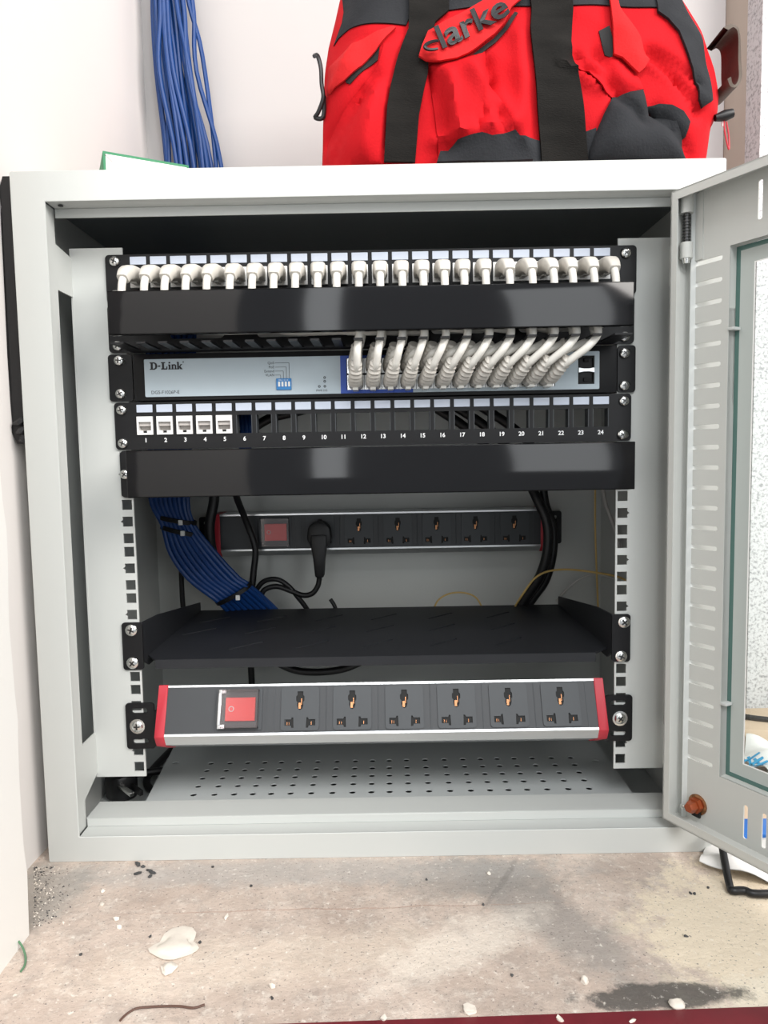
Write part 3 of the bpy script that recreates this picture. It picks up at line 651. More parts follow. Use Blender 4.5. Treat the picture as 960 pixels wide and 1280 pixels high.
cord('power_cord', [at(262, 590, 205), at(268, 620, 206), at(262, 660, 206), at(268, 700, 214), at(290, 742, 224), at(330, 800, 240)], 6.5, SOFTBLACK, 'thick black cord behind the blue cables, left of the rear power strip')
cord('power_cord', [at(320, 765, 226), at(318, 745, 224), at(328, 728, 222), at(345, 724, 220), at(360, 732, 220), at(372, 746, 222), at(384, 762, 226), at(395, 785, 232)], 3.2, SOFTBLACK, 'looped black cord below the red switch of the rear power strip')
cord('power_cord', [at(227, 690, 225), at(227, 730, 226), at(230, 775, 228)], 3.2, SOFTBLACK, 'short black cord dropping behind the left end of the shelf')
cord('power_cord', [at(660, 600, 215), at(672, 625, 205), at(684, 655, 200), at(684, 690, 200), at(674, 722, 205), at(655, 750, 214), at(632, 790, 222)], 6.2, SOFTBLACK, 'thick black cord curving down past the right end of the rear power strip')
cord('power_cord', [at(678, 600, 213), at(682, 630, 215), at(692, 660, 213), at(691, 694, 212), at(682, 726, 216), at(664, 752, 222), at(642, 790, 230)], 5.0, SOFTBLACK, 'second black cord nested behind the thick one at the right of the rear power strip')
cord('cable_tail', [at(413, 749, 224), at(418, 757, 222), at(423, 772, 222)], 2.6, SOFTBLACK, 'short black cable end poking up behind the shelf below the plug')
cord('fibre_wire', [at(640, 765, 214), at(652, 745, 190), at(672, 720, 185), at(700, 712, 190), at(740, 715, 190), at(780, 724, 180), at(800, 745, 170)], 1.3, YELLOW, 'yellow wire arching from the shelf to the right rail')
cord('fibre_wire', [at(541, 764, 222), at(548, 750, 222), at(562, 742, 222), at(580, 741, 222), at(595, 747, 222), at(604, 762, 222)], 1.1, YELLOW, 'thin yellow wire loop behind the middle of the shelf')
cord('fibre_wire', [at(744, 600, 225), at(744, 660, 225), at(746, 720, 225), at(748, 770, 225)], 1.2, YELLOW, 'yellow wire running straight down beside the right rail')
cord('grey_wire', [at(752, 600, 210), at(757, 630, 205), at(768, 660, 200), at(776, 690, 190)], 2.4, GREYW, 'pale wire slanting behind the top of the right rail')
cord('grey_wire', [at(695, 752, 235), at(710, 735, 235), at(728, 722, 232), at(745, 718, 228), at(775, 725, 220)], 1.6, GREYW, 'grey wire arching behind the right side of the shelf')
for j, (u0, v) in enumerate(((548, 512), (572, 510), (604, 510))):
    cord('power_cord', [at(u0 - 45, v - 30, 150), at(u0, v, 150), at(u0 + 28, v + 18, 150), at(u0 + 52, v + 38, 155), at(u0 + 68, v + 62, 165), at(u0 + 76, v + 92, 190)], 5.5, SOFTBLACK, ('leftmost', 'middle', 'rightmost')[j] + ' of the three black cords slanting behind open ports fifteen to nineteen')
for j in range(3):
    cord('network_cable', [at(303 + 4 * j, 500, 60), at(302 + 5 * j, 522, 50), at(304 + 4.5 * j, 545, 50), at(300 + 4 * j, 575, 70)], 3, BLUEC, 'blue network cable showing through open port six of the lower patch panel', 'cable', 'blue cables behind open port six')
cord('power_cord', [at(300, 545, 150), at(318, 534, 150), at(340, 522, 148), at(380, 512, 146), at(400, 500, 150)], 5.5, SOFTBLACK, 'black cord slanting behind open port eight of the lower patch panel')
cord('power_cord', [at(345, 828, 120), at(370, 838, 120), at(400, 840, 120), at(430, 836, 120), at(455, 826, 120)], 4, SOFTBLACK, 'black cord sagging below the shelf above the front power strip')
# plug lying at the bottom
pp0 = (-275, 66, -546)
pf = thing('power_plug', pp0, 'black three-pin plug lying on the cabinet bottom at the left', 'plug')
ca, sa = math.cos(-.8), math.sin(-.8)
def PF(a, b, n): return (pp0[0] + a * ca - b * sa, pp0[1] + a * sa + b * ca, pp0[2] + n)
mb = MB(); mb.prism([(-18, -10), (-8, -15), (8, -14), (12, -8), (12, 8), (8, 14), (-8, 15), (-18, 10)], PF, 0, 28); mb.build('plug_body', SOFTBLACK, pf, bevel=4)
mb = MB(); mb.box(11, 40, -10, -5, 18, 22, T=PF); mb.build('pin', CHROME, pf, bevel=.8)
mb = MB(); mb.box(11, 34, 3, 7, 12, 18, T=PF); mb.build('pin', SOFTBLACK, pf, bevel=.8)
mb = MB(); mb.tube(spline([PF(-15, 4, 13), PF(-20, 24, 12), PF(-2, 60, 10), PF(30, 80, 8), PF(45, 70, 6)], 6), 4, 10); mb.build('cord', SOFTBLACK, pf)
cord('power_cord', [(-180, 160, -540), (-205, 110, -541), (-225, 70, -542), (-246, 72, -541), (-262, 110, -541), (-255, 200, -541)], 4, SOFTBLACK, 'black cord coiled on the cabinet bottom beside the vent plate')
# ------------------------------------------------------------------ blue network cables
tie1, tie2 = np.array(at(222, 655, 195)), np.array(at(292, 742, 200))
NB = 22; bl = []
for i in range(NB):
    a = random.random() * 2 * math.pi
    row_, col_ = divmod(i, 8); f = (col_ - 3.5) / 3.5 + (.12 if row_ % 2 else 0); g = row_ - 1
    top = np.array(at(209 + 17 * f + random.uniform(-3, 3), -60, 300 + 8 * g)); mid = np.array(at(222 + 22 * f + random.uniform(-8, 8), 90, 296 + 8 * g))
    bot = np.array(at(240 + 30 * f + random.uniform(-3, 3), 206, 302 + 8 * g))
    lab, grp = 'blue network cable of the bundle behind and inside the cabinet', 'blue network cables in the bundle'
    if i == 7: mid = np.array(at(253, 70, 300)); bot = np.array(at(270, 206, 303)); lab, grp = 'outermost blue cable bowing out to the right above the cabinet', None
    if i == 0: mid = np.array(at(198, 100, 300)); bot = np.array(at(209, 200, 303)); lab, grp = 'leftmost blue cable hanging above the green-edged box', None
    e = lambda c, w, d, z=0: tuple(c + np.array([w * f, d * g, z]))
    hi = np.array(at(212, 560, 195))
    pts = [tuple(top), tuple((top + mid) / 2 + np.array([random.uniform(-4, 4), 0, 0])), tuple(mid), tuple(bot), (bot[0] + 3, bot[1] - 1, 40), e(np.array([-248, 240, 0]), 26, 8), e(np.array([-250, 215, -90]), 25, 8), e(np.array([-250, 205, -160]), 22, 8), e(np.array(at(211, 620, 196)), 20, 7),
           e(tie1, 16.5, 6), e(np.array(at(240, 690, 196)), 24, 7), e(np.array(at(266, 722, 197)), 27, 7), tuple(tie2 + np.array([17 * f, 6 * g, 9 * f])), tuple(np.array(at(320, 768, 226)) + np.array([22 * f, 5 * g, 6 * f])), tuple(np.array(at(372, 815, 240)) + np.array([10 * f, 4 * g, 9 * f]))]
    o = MB(); o.tube(spline(pts, 5), 3.0, 8); ob = o.build('network_cable', BLUEC, None, org=pts[-1]); tag(ob, lab, 'cable', grp)
def tie(c, ax, rx, ry, label, side):
    c = np.array(c); ax = np.array(ax) / np.linalg.norm(ax); a = np.array(side) / np.linalg.norm(side); b = np.cross(ax, a)
    ring = [c + a * rx * math.cos(w) + b * ry * math.sin(w) for w in np.linspace(0, 2 * math.pi, 25)]
    t = thing('cable_tie', tuple(c), label, 'cable tie')
    mb = MB()
    for d in (-1.6, 0, 1.6): mb.tube([p + ax * d for p in ring], 1.3, 6, caps=False)
    mb.build('strap', SOFTBLACK, t)
    h = MB(); p = c + np.array([rx * .35, -ry - 1.2, -2]); h.box(p[0] - 2.5, p[0] + 2.5, p[1] - 2, p[1] + 1, p[2] - 3, p[2] + 3); h.build('tie_head', CARD if True else SOFTBLACK, t, bevel=.5)
tie(tie1 + np.array([0, 0, 5]), (.2, 0, 1), 22.5, 13, 'upper black cable tie around the blue cable bundle', (1, 0, -.2))
tie(tie1 + np.array([2, 0, -8]), (.25, 0, 1), 22.5, 13, 'black cable tie just below the uppermost tie of the blue bundle', (1, 0, -.25))
tie(tie2, (.75, .2, -1), 24, 14, 'lowest black cable tie around the blue bundle just above the shelf', (1, 0, .55))
# ------------------------------------------------------------------ red tool bag on top of the cabinet
bag = thing('tool_bag', (125, 95, 56), 'bulging red canvas tool bag with black straps lying on top of the cabinet', 'bag')
BY = -14.0
def bl_(u, v): p = at(u, v, BY); return (p[0], p[2])
def be_(u, v): p = at(u, v, BY + 34); return (p[0], p[2])
edgeL = [be_(402, 205), be_(404, 150), be_(405, 95), be_(409, 50), be_(416, 15), be_(424, -40), be_(440, -90)]
edgeR = [be_(884, 200), be_(889, 160), be_(899, 140), be_(901, 116), be_(895, 70), be_(886, 30), be_(876, 0), be_(850, -60)]
ZBAG0, ZBAG1 = 56.5, 292
def interp(E, z):
    E = sorted(E, key=lambda p: p[1])
    return float(np.interp(z, [p[1] for p in E], [p[0] for p in E]))
creases = [(bl_(815, 78), bl_(868, 128), 4, -6), (bl_(826, 60), bl_(880, 105), 4, 5), (bl_(700, 80), bl_(752, 98), 4, -5), (bl_(455, 110), bl_(415, 190), 5, 5), (bl_(560, 95), bl_(572, 170), 5, -5), (bl_(615, 100), bl_(596, 168), 5, 6), ((bl_(540, 90)), bl_(560, 185), 9, 7), (bl_(608, 75), bl_(628, 165), 7, 7), (bl_(722, 66), bl_(800, 150), 8, 9), (bl_(815, 60), bl_(875, 135), 9, 10), (bl_(410, 160), bl_(470, 95), 10, 8),
           (bl_(440, 50), bl_(415, 95), 8, -6), (bl_(545, 175), bl_(640, 160), 8, -8), (bl_(735, 100), bl_(765, 115), 7, -8), (bl_(480, 60), bl_(455, 190), 12, -6), (bl_(650, 40), bl_(655, 180), 11, -6), (bl_(750, 60), bl_(770, 110), 8, 7), (bl_(590, 90), bl_(640, 150), 14, -10), (bl_(820, 140), bl_(870, 190), 9, 7)]
def segd(x, z, a, b):
    ax, az = a; bx, bz = b; t = max(0, min(1, ((x - ax) * (bx - ax) + (z - az) * (bz - az)) / ((bx - ax) ** 2 + (bz - az) ** 2))); return math.hypot(x - ax - t * (bx - ax), z - az - t * (bz - az))
def bagy(x, z):
    l, r = interp(edgeL, z), interp(edgeR, z); s = max(0, min(1, (x - l) / (r - l))); t = max(0, min(1, (z - ZBAG0) / (ZBAG1 - ZBAG0)))
    e = min(s, 1 - s) * (r - l); round_ = 34 * (1 - min(1, e / 46)) ** 2.2
    y = BY + 6 + round_ + 40 * t * t - 10 * math.sin(math.pi * min(1, t * 1.2)) + 5 * max(0, 1 - (z - ZBAG0) / 10)
    for a, b, w, d in creases:
        q = segd(x, z, a, b) / w
        if q < 3: y += 1.1 * d * math.exp(-(q * 1.5) ** 1.6)
    y += 2.0 * abs(math.sin(x * .045 + z * .03 + 1.2 * math.sin(z * .035))) + 1.6 * math.sin(x * .06 + z * .05) + .8 * math.sin(x * .11 - z * .09 + 1)
    return y
NX, NZ = 110, 56; V = []; Fc = []
for j in range(NZ + 1):
    z = ZBAG0 + (ZBAG1 - ZBAG0) * j / NZ; l, r = interp(edgeL, z), interp(edgeR, z)
    for i in range(NX + 1):
        x = l + (r - l) * i / NX; V.append((x, bagy(x, z), z))
nf = len(V)
for j in range(NZ + 1):
    z = ZBAG0 + (ZBAG1 - ZBAG0) * j / NZ; l, r = interp(edgeL, z), interp(edgeR, z)
    for i in range(NX + 1):
        x = l + (r - l) * i / NX; V.append((x, 225 - (bagy(x, z) - BY) * .8, z))
w = NX + 1
for j in range(NZ):
    for i in range(NX):
        a = j * w + i; Fc.append((a, a + 1, a + w + 1, a + w)); Fc.append((nf + a, nf + a + w, nf + a + w + 1, nf + a + 1))
    a = j * w; Fc.append((a, a + w, nf + a + w, nf + a)); a += NX; Fc.append((a, nf + a, nf + a + w, a + w))
for i in range(NX):
    Fc.append((i, nf + i, nf + i + 1, i + 1)); a = NZ * w + i; Fc.append((a, a + 1, nf + a + 1, nf + a))
MB().add(V, Fc).build('bag_body', BAGRED, bag, smooth=80)
def patch(name, px, m, off, thick=1.6, step=4.5, puff=0, label=None, parent=None, fn=None):
    """a cloth piece lying on the front of the bag; outline given in the plane of the bag's front"""
    poly = [bl_(u, v) for u, v in px]; n0 = len(poly); P = []
    for i in range(n0):                                 # refine the outline
        a, b = poly[i], poly[(i + 1) % n0]; k = max(1, int(math.hypot(b[0] - a[0], b[1] - a[1]) / step))
        P += [(a[0] + (b[0] - a[0]) * j / k, a[1] + (b[1] - a[1]) * j / k) for j in range(k)]
    nb = len(P); xs = [p[0] for p in P]; zs = [p[1] for p in P]
    def inside(x, z):
        c = False; j = nb - 1
        for i in range(nb):
            if (P[i][1] > z) != (P[j][1] > z) and x < (P[j][0] - P[i][0]) * (z - P[i][1]) / (P[j][1] - P[i][1]) + P[i][0]: c = not c
            j = i
        return c
    edge = lambda x, z: min(segd(x, z, P[i], P[(i + 1) % nb]) for i in range(nb))
    I = []
    x = min(xs) + step / 2
    while x < max(xs):
        z = min(zs) + step / 2
        while z < max(zs):
            if inside(x, z) and edge(x, z) > step * .45: I.append((x, z))
            z += step
        x += step
    v2, e2, f2 = delaunay_2d_cdt([Vector(p) for p in P + I], [], [list(range(nb))], 1, 1e-4)[:3]
    fr_, bk = [], []
    for p in v2:
        x, z = p; zc = min(max(z, ZBAG0), ZBAG1); d = edge(x, z) if puff else 0
        y = bagy(x, zc) - off - (puff * min(1, d / 16) ** .7 if puff else 0) + (fn(x, z) if fn else 0)
        fr_.append((x, y - thick / 2, z)); bk.append((x, y + thick / 2 + .8, z))
    n = len(fr_); mb = MB(); mb.add(fr_ + bk, [tuple(f) for f in f2] + [tuple(i + n for i in f[::-1]) for f in f2])
    cnt = {}
    for f in f2:
        for i in range(len(f)):
            e = (f[i], f[(i + 1) % len(f)]); cnt[tuple(sorted(e))] = cnt.get(tuple(sorted(e)), 0) + 1
    mb.f += [(a, b, b + n, a + n) for (a, b), c in cnt.items() if c == 1]; mb.m += [0] * sum(1 for c in cnt.values() if c == 1)
    o = mb.build(name, m, parent or bag, smooth=60)
    if label: o['label'] = label
    return o
patch('zip_band', [(422, -60), (426, -20), (424, 0), (413, 27), (420, 21), (435, 17), (475, 20), (508, 22), (516, 0), (570, -4), (700, -10), (830, -4), (838, -60)], BASE, 1.0, 1.4, label='black zip band along the top of the bag')
patch('base_patch', [(648, 172), (690, 178), (745, 160), (748, 201), (545, 202), (560, 190)], BASE, 2.2, 1.2, label='black reinforced cloth along the bottom of the bag')
patch('pocket', [(536, 82), (560, 70), (607, 60), (612, 95), (630, 140), (642, 170), (664, 200), (545, 202), (549, 195), (545, 150)], BAGRED, 1.2, 1.4, puff=9, label='slack red front pocket in the middle')
patch('pocket_toe', [(550, 191), (560, 189), (571, 180), (590, 175), (600, 173), (613, 176), (641, 170), (652, 182), (664, 204), (546, 204)], BASE, 6.5, 10, label='dark charcoal cloth at the foot of the middle pocket')
patch('pocket_gap', [(430, 90), (436, 82), (455, 66), (475, 50), (474, 62), (472, 74), (455, 84), (437, 100), (432, 97)], HOLE, 1.0, .8, label='dark open mouth under the left pocket flap')
patch('pocket_flap', [(407, 62), (425, 55), (460, 40), (492, 27), (495, 29), (482, 45), (470, 62), (452, 80), (430, 95), (411, 103), (407, 100), (405, 94)], BAGRED2, 3.2, 2.0, puff=2.5, label='small red pocket flap at the left end of the bag')
patch('pocket', [(495, 35), (507, 37), (500, 70), (488, 105), (483, 140), (480, 203), (403, 203), (406, 160), (430, 128), (450, 106), (473, 80), (480, 55)], BAGRED, .8, 1.2, puff=3, label='red side pocket left of the straps')
patch('strap', [(512, -70), (512, 0), (511, 30), (496, 75), (489, 105), (484, 136), (480, 203), (519, 203), (524, 142), (530, 112), (535, 90), (537, 50), (545, 20), (563, 0), (566, -70)], WEB, 4.5, 2.6, label='left black webbing strap')
patch('strap', [(668, -70), (668, 0), (664, 31), (668, 94), (672, 144), (677, 203), (736, 203), (729, 144), (722, 94), (715, 50), (721, 0), (721, -70)], WEB, 4.5, 2.6, label='right black webbing strap')
flap = patch('logo_flap', [(523, 76), (527, 62), (535, 39), (560, 22), (600, -2), (640, -26), (660, -40), (662, -18), (650, -6), (640, 6), (632, 27), (618, 43), (601, 57), (585, 69), (571, 76), (550, 81), (532, 81)], BAGRED2, 9.5, 2.4, puff=3, label='red flap with black stitched lettering')
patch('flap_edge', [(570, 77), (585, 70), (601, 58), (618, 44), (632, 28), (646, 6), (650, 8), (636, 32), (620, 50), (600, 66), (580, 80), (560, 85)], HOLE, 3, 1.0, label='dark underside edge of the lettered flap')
def lettering():
    mb = MB(); o = bl_(553, 68); e = bl_(636, 21); ang = math.atan2(e[1] - o[1], e[0] - o[0]); ca, sa = math.cos(ang), math.sin(ang)
    def T(a, b, n):
        x = o[0] + a * ca - b * sa; z = o[1] + a * sa + b * ca
        return (x, bagy(x, z) - 9.5 - 1.2 - 4.6 - n, z)
    ref = text('larke', 34, lambda a, b, n: (a, n, b)); x0 = min(p[0] for p in ref.v); ln_ = max(p[0] for p in ref.v) - x0; want = math.hypot(e[0] - o[0], e[1] - o[1])
    text('larke', 34, lambda a, b, n: T((a - x0) * want / ln_, b * .88, n), mb, bold=.7, ext=.5, shear=.12)
    cpts = []
    for u, v in ((547, 59), (541, 60.5), (535, 63.5), (531, 67), (530, 70), (533, 72.5), (539, 72.5), (546, 70.5)):
        q = bl_(u, v); cpts.append((q[0], bagy(*q) - 15.6, q[1]))
    mb.tube(spline(cpts, 5), [1.1 + .5 * math.sin(math.pi * i / 35) for i in range(36)], 6)
    return mb
lettering().build('lettering', SOFTBLACK, flap, smooth=0)
patch('pocket_gap', [(753, 30), (766, 24), (770, 45), (768, 68), (760, 62), (756, 45)], HOLE, .8, .8, label='dark open mouth of the right pocket')
patch('pocket', [(719, 66), (740, 68), (768, 67), (776, 72), (800, 95), (806, 110), (767, 118), (757, 116), (740, 98), (724, 80)], BAGRED, 1.4, 1.4, puff=6, label='red folded pocket lip at the right')
patch('pocket_flap', [(766, -50), (768, 0), (768, 67), (778, 72), (798, 92), (805, 86), (811, 76), (800, 48), (788, 20), (779, 0), (774, -50)], BAGRED2, 6, 2.0, puff=3, label='tall red pocket flap at the right')
patch('base_patch', [(810, 132), (825, 128), (841, 130), (855, 138), (864, 151), (860, 168), (848, 175), (835, 160)], BASE, 1.5, 1.4, puff=3, label='dark cloth fold behind the charcoal pocket toe')
patch('pocket_toe', [(768, 118), (788, 114), (804, 112), (808, 128), (813, 142), (830, 144), (847, 150), (856, 170), (860, 188), (867, 203), (735, 203), (738, 186), (744, 168), (755, 142)], BASE, 3.0, 1.6, puff=9, label='large charcoal cloth toe of the right pocket')
patch('end_panel', [(830, -40), (829, 4), (842, 14), (854, 31), (864, 78), (872, 100), (876, 122), (882, 130), (898, 118), (891, 70), (888, 30), (876, 0), (866, -40)], BASE, 2.5, 2.4, label='black end panel at the right of the bag')
lp = MB(); ring = spline([at(894, 47, 20), at(905, 43, 24), (at(914, 52, 32)), at(916, 85, 38), at(917, 108, 38), at(911, 119, 32), at(903, 119, 24), at(899, 110, 20)], 5)
N_ = len(ring); vs = []; fs = []
for p in ring: vs += [(p[0], p[1] - 16, p[2]), (p[0], p[1] + 18, p[2])]
for i in range(N_ - 1): fs.append((2 * i, 2 * i + 1, 2 * i + 3, 2 * i + 2))
inn = [((v[0] - 903) if False else v[0], v[1], v[2]) for v in vs]
cxr = sum(p[0] for p in ring) / N_; czr = sum(p[2] for p in ring) / N_
vs2 = [(cxr + (v[0] - cxr) * .72, v[1], czr + (v[2] - czr) * .9) for v in vs]; n2 = len(vs)
fs2 = [tuple(i + n2 for i in f[::-1]) for f in fs] + [(2 * i, 2 * i + 2, n2 + 2 * i + 2, n2 + 2 * i) for i in range(N_ - 1)] + [(2 * i + 1, n2 + 2 * i + 1, n2 + 2 * i + 3, 2 * i + 3) for i in range(N_ - 1)]
lp.add(vs + vs2, fs + fs2).build('carry_handle', BROWN, bag)['label'] = 'brown worn webbing loop at the right end'
mb = MB(); mb.tube(spline([at(393, 70, 22), at(397, 70, 14), at(401, 85, 12), at(402, 105, 12), at(404, 122, 12), at(398, 140, 14), at(394, 147, 16), at(404, 146, 16), at(405, 120, 14)], 5), 2.0, 8); mb.build('side_clip', SOFTBLACK, bag)['label'] = 'black wire clip at the left end'
mb = MB(); q = at(906, 146, 16); mb.tube([(q[0] - 9, q[1], q[2] - 1), (q[0], q[1], q[2] + 1), (q[0] + 7, q[1], q[2] + 3)], [3, 5, 4], 10); cl = mb.build('cord_lock', SOFTBLACK, bag)
mb = MB(); mb.tube(spline([at(905, 150, 16), at(906, 165, 16), at(911, 187, 16), at(911, 170, 17), at(908, 152, 16)], 6), .7, 6); mb.build('pull_string', RED, bag)
MB().tube(spline([at(904, 150, 17), at(904, 158, 17)], 3), 1.2, 6).build('string_end', CARD, bag)
# ------------------------------------------------------------------ green-edged box on top
gx = thing('card_box', (-215, 90, 56), 'flat white box with green edges on top of the cabinet at the left', 'box')
g0, g1, gb = at(128.5, 194, 60), at(236, 201, 100), None
def G(a, b, n):
    t = a / 100.0; return (g0[0] + (g1[0] - g0[0]) * t - n * .42, g0[1] + (g1[1] - g0[1]) * t + n * .9, b)
gt = (g0[2] + g1[2]) / 2
mb = MB(); mb.box(0, 100, 56.3, gt, 0, 60, T=lambda a, b, c: G(a, b, c)); mb.build('box_body', GREEN, gx, bevel=.6)
mb = MB(); mb.box(3, 97, 57, gt - 3, -.5, .2, T=lambda a, b, c: G(a, b, c)); lbp = mb.build('front_label', CARD, gx, smooth=0)
mb = MB(); mb.box(2, 17, gt - 14, gt - 13.4, -.7, -.4, T=lambda a, b, c: G(a, b + (15 - a) * .8, c)); mb.build('printed_line', RUST, lbp, smooth=0)
# ------------------------------------------------------------------ black sheet between the wall and the cabinet
pts = []
for v in range(222, 562, 9):
    u = float(np.interp(v, [222, 240, 300, 380, 420, 500, 540, 562], [4, 0, -2, 4, 6, 9, 17, 26])) + random.uniform(-1.5, 1.5)
    p = at(u, v, -42); pts.append((p[0], p[2]))
def BS(a, b, n): return (a, -42 + n + 3 * math.sin(b * .09), b)
mb = MB(); mb.prism(pts + [(-301, pts[-1][1]), (-301, pts[0][1])], BS, 0, 14)
bs = tag(mb.build('foam_strip', SOFTBLACK, None, org=(-306, -36, -260)), 'ragged black foam strip wedged between the left wall and the cabinet', 'foam')
fo = MB()
for v0 in (530, 541, 551): a = at(17 + (v0 - 530) * .4, v0, -46); b = at(34, v0 - 6, -47); fo.tube([a, ((a[0] + b[0]) / 2, a[1] - 2, (a[2] + b[2]) / 2 - 1), (min(b[0], -301.5), b[1], b[2])], [1.5, 3.5, 3], 8)
fo.build('foam_folds', SOFTBLACK, bs)
# ------------------------------------------------------------------ debris on the ledge
def lump(name, c, r, m, label, cat, group=None, sq=.5, seed=0, n=1):
    rnd = random.Random(seed); bm = bmesh.new(); bmesh.ops.create_icosphere(bm, subdivisions=n, radius=1)
    ph = [rnd.uniform(0, 6) for _ in range(6)]
    mb = MB(); vs = []
    for v in bm.verts:
        x, y, z = v.co; k = 1 + .22 * math.sin(3 * x + ph[0]) + .18 * math.sin(4 * y + ph[1]) + .12 * math.sin(5 * z + ph[2])
        ca, sa = math.cos(ph[3]), math.sin(ph[3]); X, Y = x * r[0] * k, y * r[1] * k
        vs.append((c[0] + X * ca - Y * sa if name != 'plaster_lump' else c[0] + X, c[1] + (X * sa + Y * ca if name != 'plaster_lump' else Y), max(c[2], c[2] + (z * sq + sq * .6) * min(r) * k)))
    fs = [tuple(v.index for v in f.verts) for f in bm.faces]; bm.verts.index_update(); bm.free()
    o = mb.add(vs, fs).build(name, m, None, org=(c[0], c[1], ZF), smooth=50); return tag(o, label, cat, group)
p = atz(219, 1182, ZF); lump('plaster_lump', p, (19, 14), PLASTER, 'largest pale plaster lump on the concrete in front of the cabinet', 'plaster', sq=.12, seed=3, n=3)
p = atz(211, 1212, ZF); lump('plaster_lump', p, (6.5, 6), PLASTER, 'small pale plaster lump just in front of the largest one', 'plaster', sq=.3, seed=4, n=2)
p = atz(588, 1264, ZF); lump('plaster_lump', p, (4.5, 3.5), PLASTER, 'plaster crumb at the ledge edge left of the dark smear', 'plaster', sq=.6, seed=5, n=2)
p = atz(846, 1258, ZF); lump('plaster_lump', p, (4.5, 4), PLASTER, 'white plaster crumb lying on the dark smear by the red edge', 'plaster', sq=.7, seed=6, n=2)
p = atz(731, 1228, ZF); lump('plaster_lump', p, (3, 3), PLASTER, 'single white crumb on the bare concrete above the dark smear', 'plaster', sq=.7, seed=7, n=2)
for i, (u, v, r) in enumerate(((172, 1081, 4), (179, 1084, 3), (186, 1089, 3.5), (172, 1093, 3.5), (191, 1092, 4), (188, 1096, 3))):
    p = atz(u, v, ZF); lump('rubble_chip', p, (r, r * .45), RUBBLE, 'black chip of rubble in the small heap below the cabinet frame', 'chip', 'black chips below the cabinet frame', .8, 20 + i)
for i, (u, v) in enumerate(((266, 1084), (223, 1161), (188, 1171), (250, 1179), (314, 1108), (101, 1194), (340, 1248), (533, 1100), (863, 1117), (885, 1110), (604, 1131), (640, 1220), (858, 1171), (868, 1118))):
    p = atz(u, v, ZF); lump('rubble_chip', p, (1.7, 1.2), RUBBLE, 'tiny dark speck of rubble scattered on the bare concrete', 'chip', 'scattered dark specks on the concrete', .8, 40 + i)
for i, (u, v) in enumerate(((129, 1115), (128, 1131), (283, 1148), (145, 1150), (150, 1160), (340, 1234), (611, 1093), (480, 1275), (700, 1276), (790, 1278))):
    p = atz(u, v, ZF); lump('plaster_crumb', p, (2.6, 1.9), PLASTER, 'tiny pale plaster crumb scattered on the concrete', 'crumb', 'scattered pale crumbs on the concrete', .8, 60 + i)
gr = MB(); rnd = random.Random(5)
for i in range(420):
    u = rnd.uniform(0, 1); p = atz(42 + 55 * u * rnd.random(), 1084 + rnd.random() ** 1.5 * 75, ZF); s = rnd.uniform(.35, 1.3)
    gr.add([(p[0] + rnd.uniform(-s, s), p[1] + rnd.uniform(-s, s), ZF), (p[0] + s, p[1] + .2 * s, ZF), (p[0] - .5 * s, p[1] + s, ZF), (p[0], p[1], ZF + s)], [(0, 1, 2), (0, 1, 3), (1, 2, 3), (2, 0, 3)], rnd.randrange(2))
tag(gr.build('grit', [PLASTER, RUBBLE], None, org=atz(60, 1110, ZF), smooth=0), 'loose grit in the corner by the cabinet foot and left wall', 'grit', kind='stuff')
cord('bent_wire', [(lambda p: (p[0], p[1], ZF + 1.2))(atz(u, v, ZF)) for u, v in ((150, 1278), (158, 1270), (170, 1263), (185, 1261), (205, 1260), (225, 1260), (242, 1262), (256, 1258))], .75, RUST, 'thin rusty wire lying on the concrete near the front edge', 'wire', sides=6)
cord('green_wire', [(lambda p: (p[0], p[1], ZF + h))(atz(u, v, ZF)) for u, v, h in ((24, 1186, 6), (29, 1190, 3), (32, 1198, 1), (31, 1208, 1), (26, 1216, 1))], .8, GREENW, 'short green wire curling at the foot of the left wall board', 'wire', sides=6)
# ------------------------------------------------------------------ plastic, cable and packaging at the right
def sheet(name, poly, m, h, label, cat, parts=True, seed=0, step=5, base=1.0):
    rnd = random.Random(seed); P = []; n0 = len(poly)
    for i in range(n0):
        a, b = poly[i], poly[(i + 1) % n0]; k = max(1, int(math.hypot(b[0] - a[0], b[1] - a[1]) / step)); P += [(a[0] + (b[0] - a[0]) * j / k, a[1] + (b[1] - a[1]) * j / k) for j in range(k)]
    nb = len(P); I = []
    xs = [p[0] for p in P]; ys = [p[1] for p in P]
    for i in range(int((max(xs) - min(xs)) / step)):
        for j in range(int((max(ys) - min(ys)) / step)): I.append((min(xs) + (i + .5) * step, min(ys) + (j + .5) * step))
    v2, e2, f2 = delaunay_2d_cdt([Vector(p) for p in P + I], [], [list(range(nb))], 1, 1e-4)[:3]
    ph = [rnd.uniform(0, 6) for _ in range(4)]
    hh = lambda x, y: base + h * (.5 + .3 * math.sin(x * .11 + ph[0]) + .2 * math.sin(y * .17 + x * .05 + ph[1]) + .2 * math.sin((x + y) * .07 + ph[2])) * 1.0
    n = len(v2); mb = MB(); mb.add([(p[0], p[1], ZF + max(.8, hh(*p))) for p in v2] + [(p[0], p[1], ZF + max(.8, hh(*p)) - .6) for p in v2], [tuple(f) for f in f2] + [tuple(i + n for i in f[::-1]) for f in f2])
    c = (sum(xs) / nb, sum(ys) / nb, ZF)
    return tag(mb.build(name, m, None, org=c, smooth=40), label, cat), hh
A2 = lambda u, v: atz(u, v, ZF)[:2]
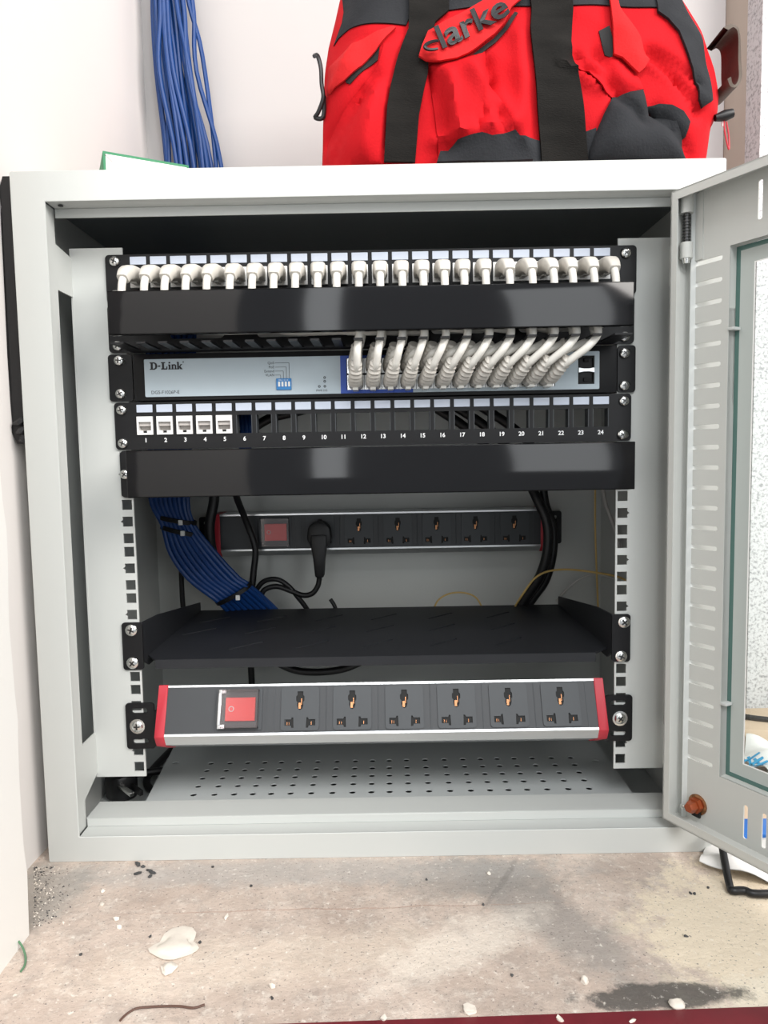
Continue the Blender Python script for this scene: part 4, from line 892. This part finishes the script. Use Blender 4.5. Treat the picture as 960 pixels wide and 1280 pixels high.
sheet('plastic_sheet', [A2(893, 1060), A2(880, 1066), A2(874, 1085), A2(905, 1097), A2(935, 1104), (380, -120), (400, -60), (330, -30)], FILM, 12, 'crumpled white plastic sheet on the concrete under the open door', 'plastic', seed=2)
cc = [(lambda p: (p[0], p[1], ZF + h))(atz(u, v, ZF)) for u, v, h in ((890, 1050, 40), (898, 1068, 26), (905, 1090, 12), (912, 1113, 4), (916, 1119, 4), (930, 1119, 4), (962, 1123, 4))] + [(420, -110, ZF + 4)]
cord('black_cable', cc, 3.2, SOFTBLACK, 'black cable coming from under the open door across the concrete', 'cable')
pk, hh = sheet('packaging_film', [(420, 40), (560, 20), (620, 150), (520, 182), (440, 168), (412, 120)], FILM, 16, 'white packaging film printed with blue characters behind the door glass', 'packaging', seed=5, base=8)
tm = MB()
c0 = atz(936, 952, ZF + 20); ang = math.radians(8)
def PT(a, b, n):
    x = c0[0] + a * math.cos(ang) - b * math.sin(ang); y = c0[1] + a * math.sin(ang) + b * math.cos(ang)
    return (x, y, ZF + max(.8, hh(x, y)) + .8 + n * .2)
text('连 K系', 30, PT, tm, bold=.3, ext=.2)
tm.build('blue_print', BLUEINK, pk, smooth=0)
tag(MB().prism([(425, 168), (560, 150), (620, 240), (470, 238)], lambda a, b, n: (a, b, n), ZF, ZF + 26).build('carton', CARTON, None, org=(510, 200, ZF), bevel=2), 'flattened brown carton on the floor behind the door glass', 'carton')
cord('black_cable', [(440, 205, ZF + 29.5), (470, 190, ZF + 29.5), (500, 182, ZF + 29.5), (560, 165, ZF + 29.5)], 3.2, SOFTBLACK, 'black cable lying across the brown carton behind the door glass', 'cable')
ub = thing('wrapper', (357, 0, ZF), 'blue and brown wrapper lying behind the lower slots of the open door', 'wrapper')
mb = MB(); mb.box(322, 410, -36, -6, ZF + .5, ZF + 8); mb.build('wrapper_body', BLUEBAG, ub, bevel=3)
mb = MB(); mb.box(330, 405, -6, 28, ZF + .5, ZF + 7); mb.build('wrapper_flap', CARTON, ub, bevel=2.5)
for o in bpy.data.objects:
    if '_o' in o: del o['_o']
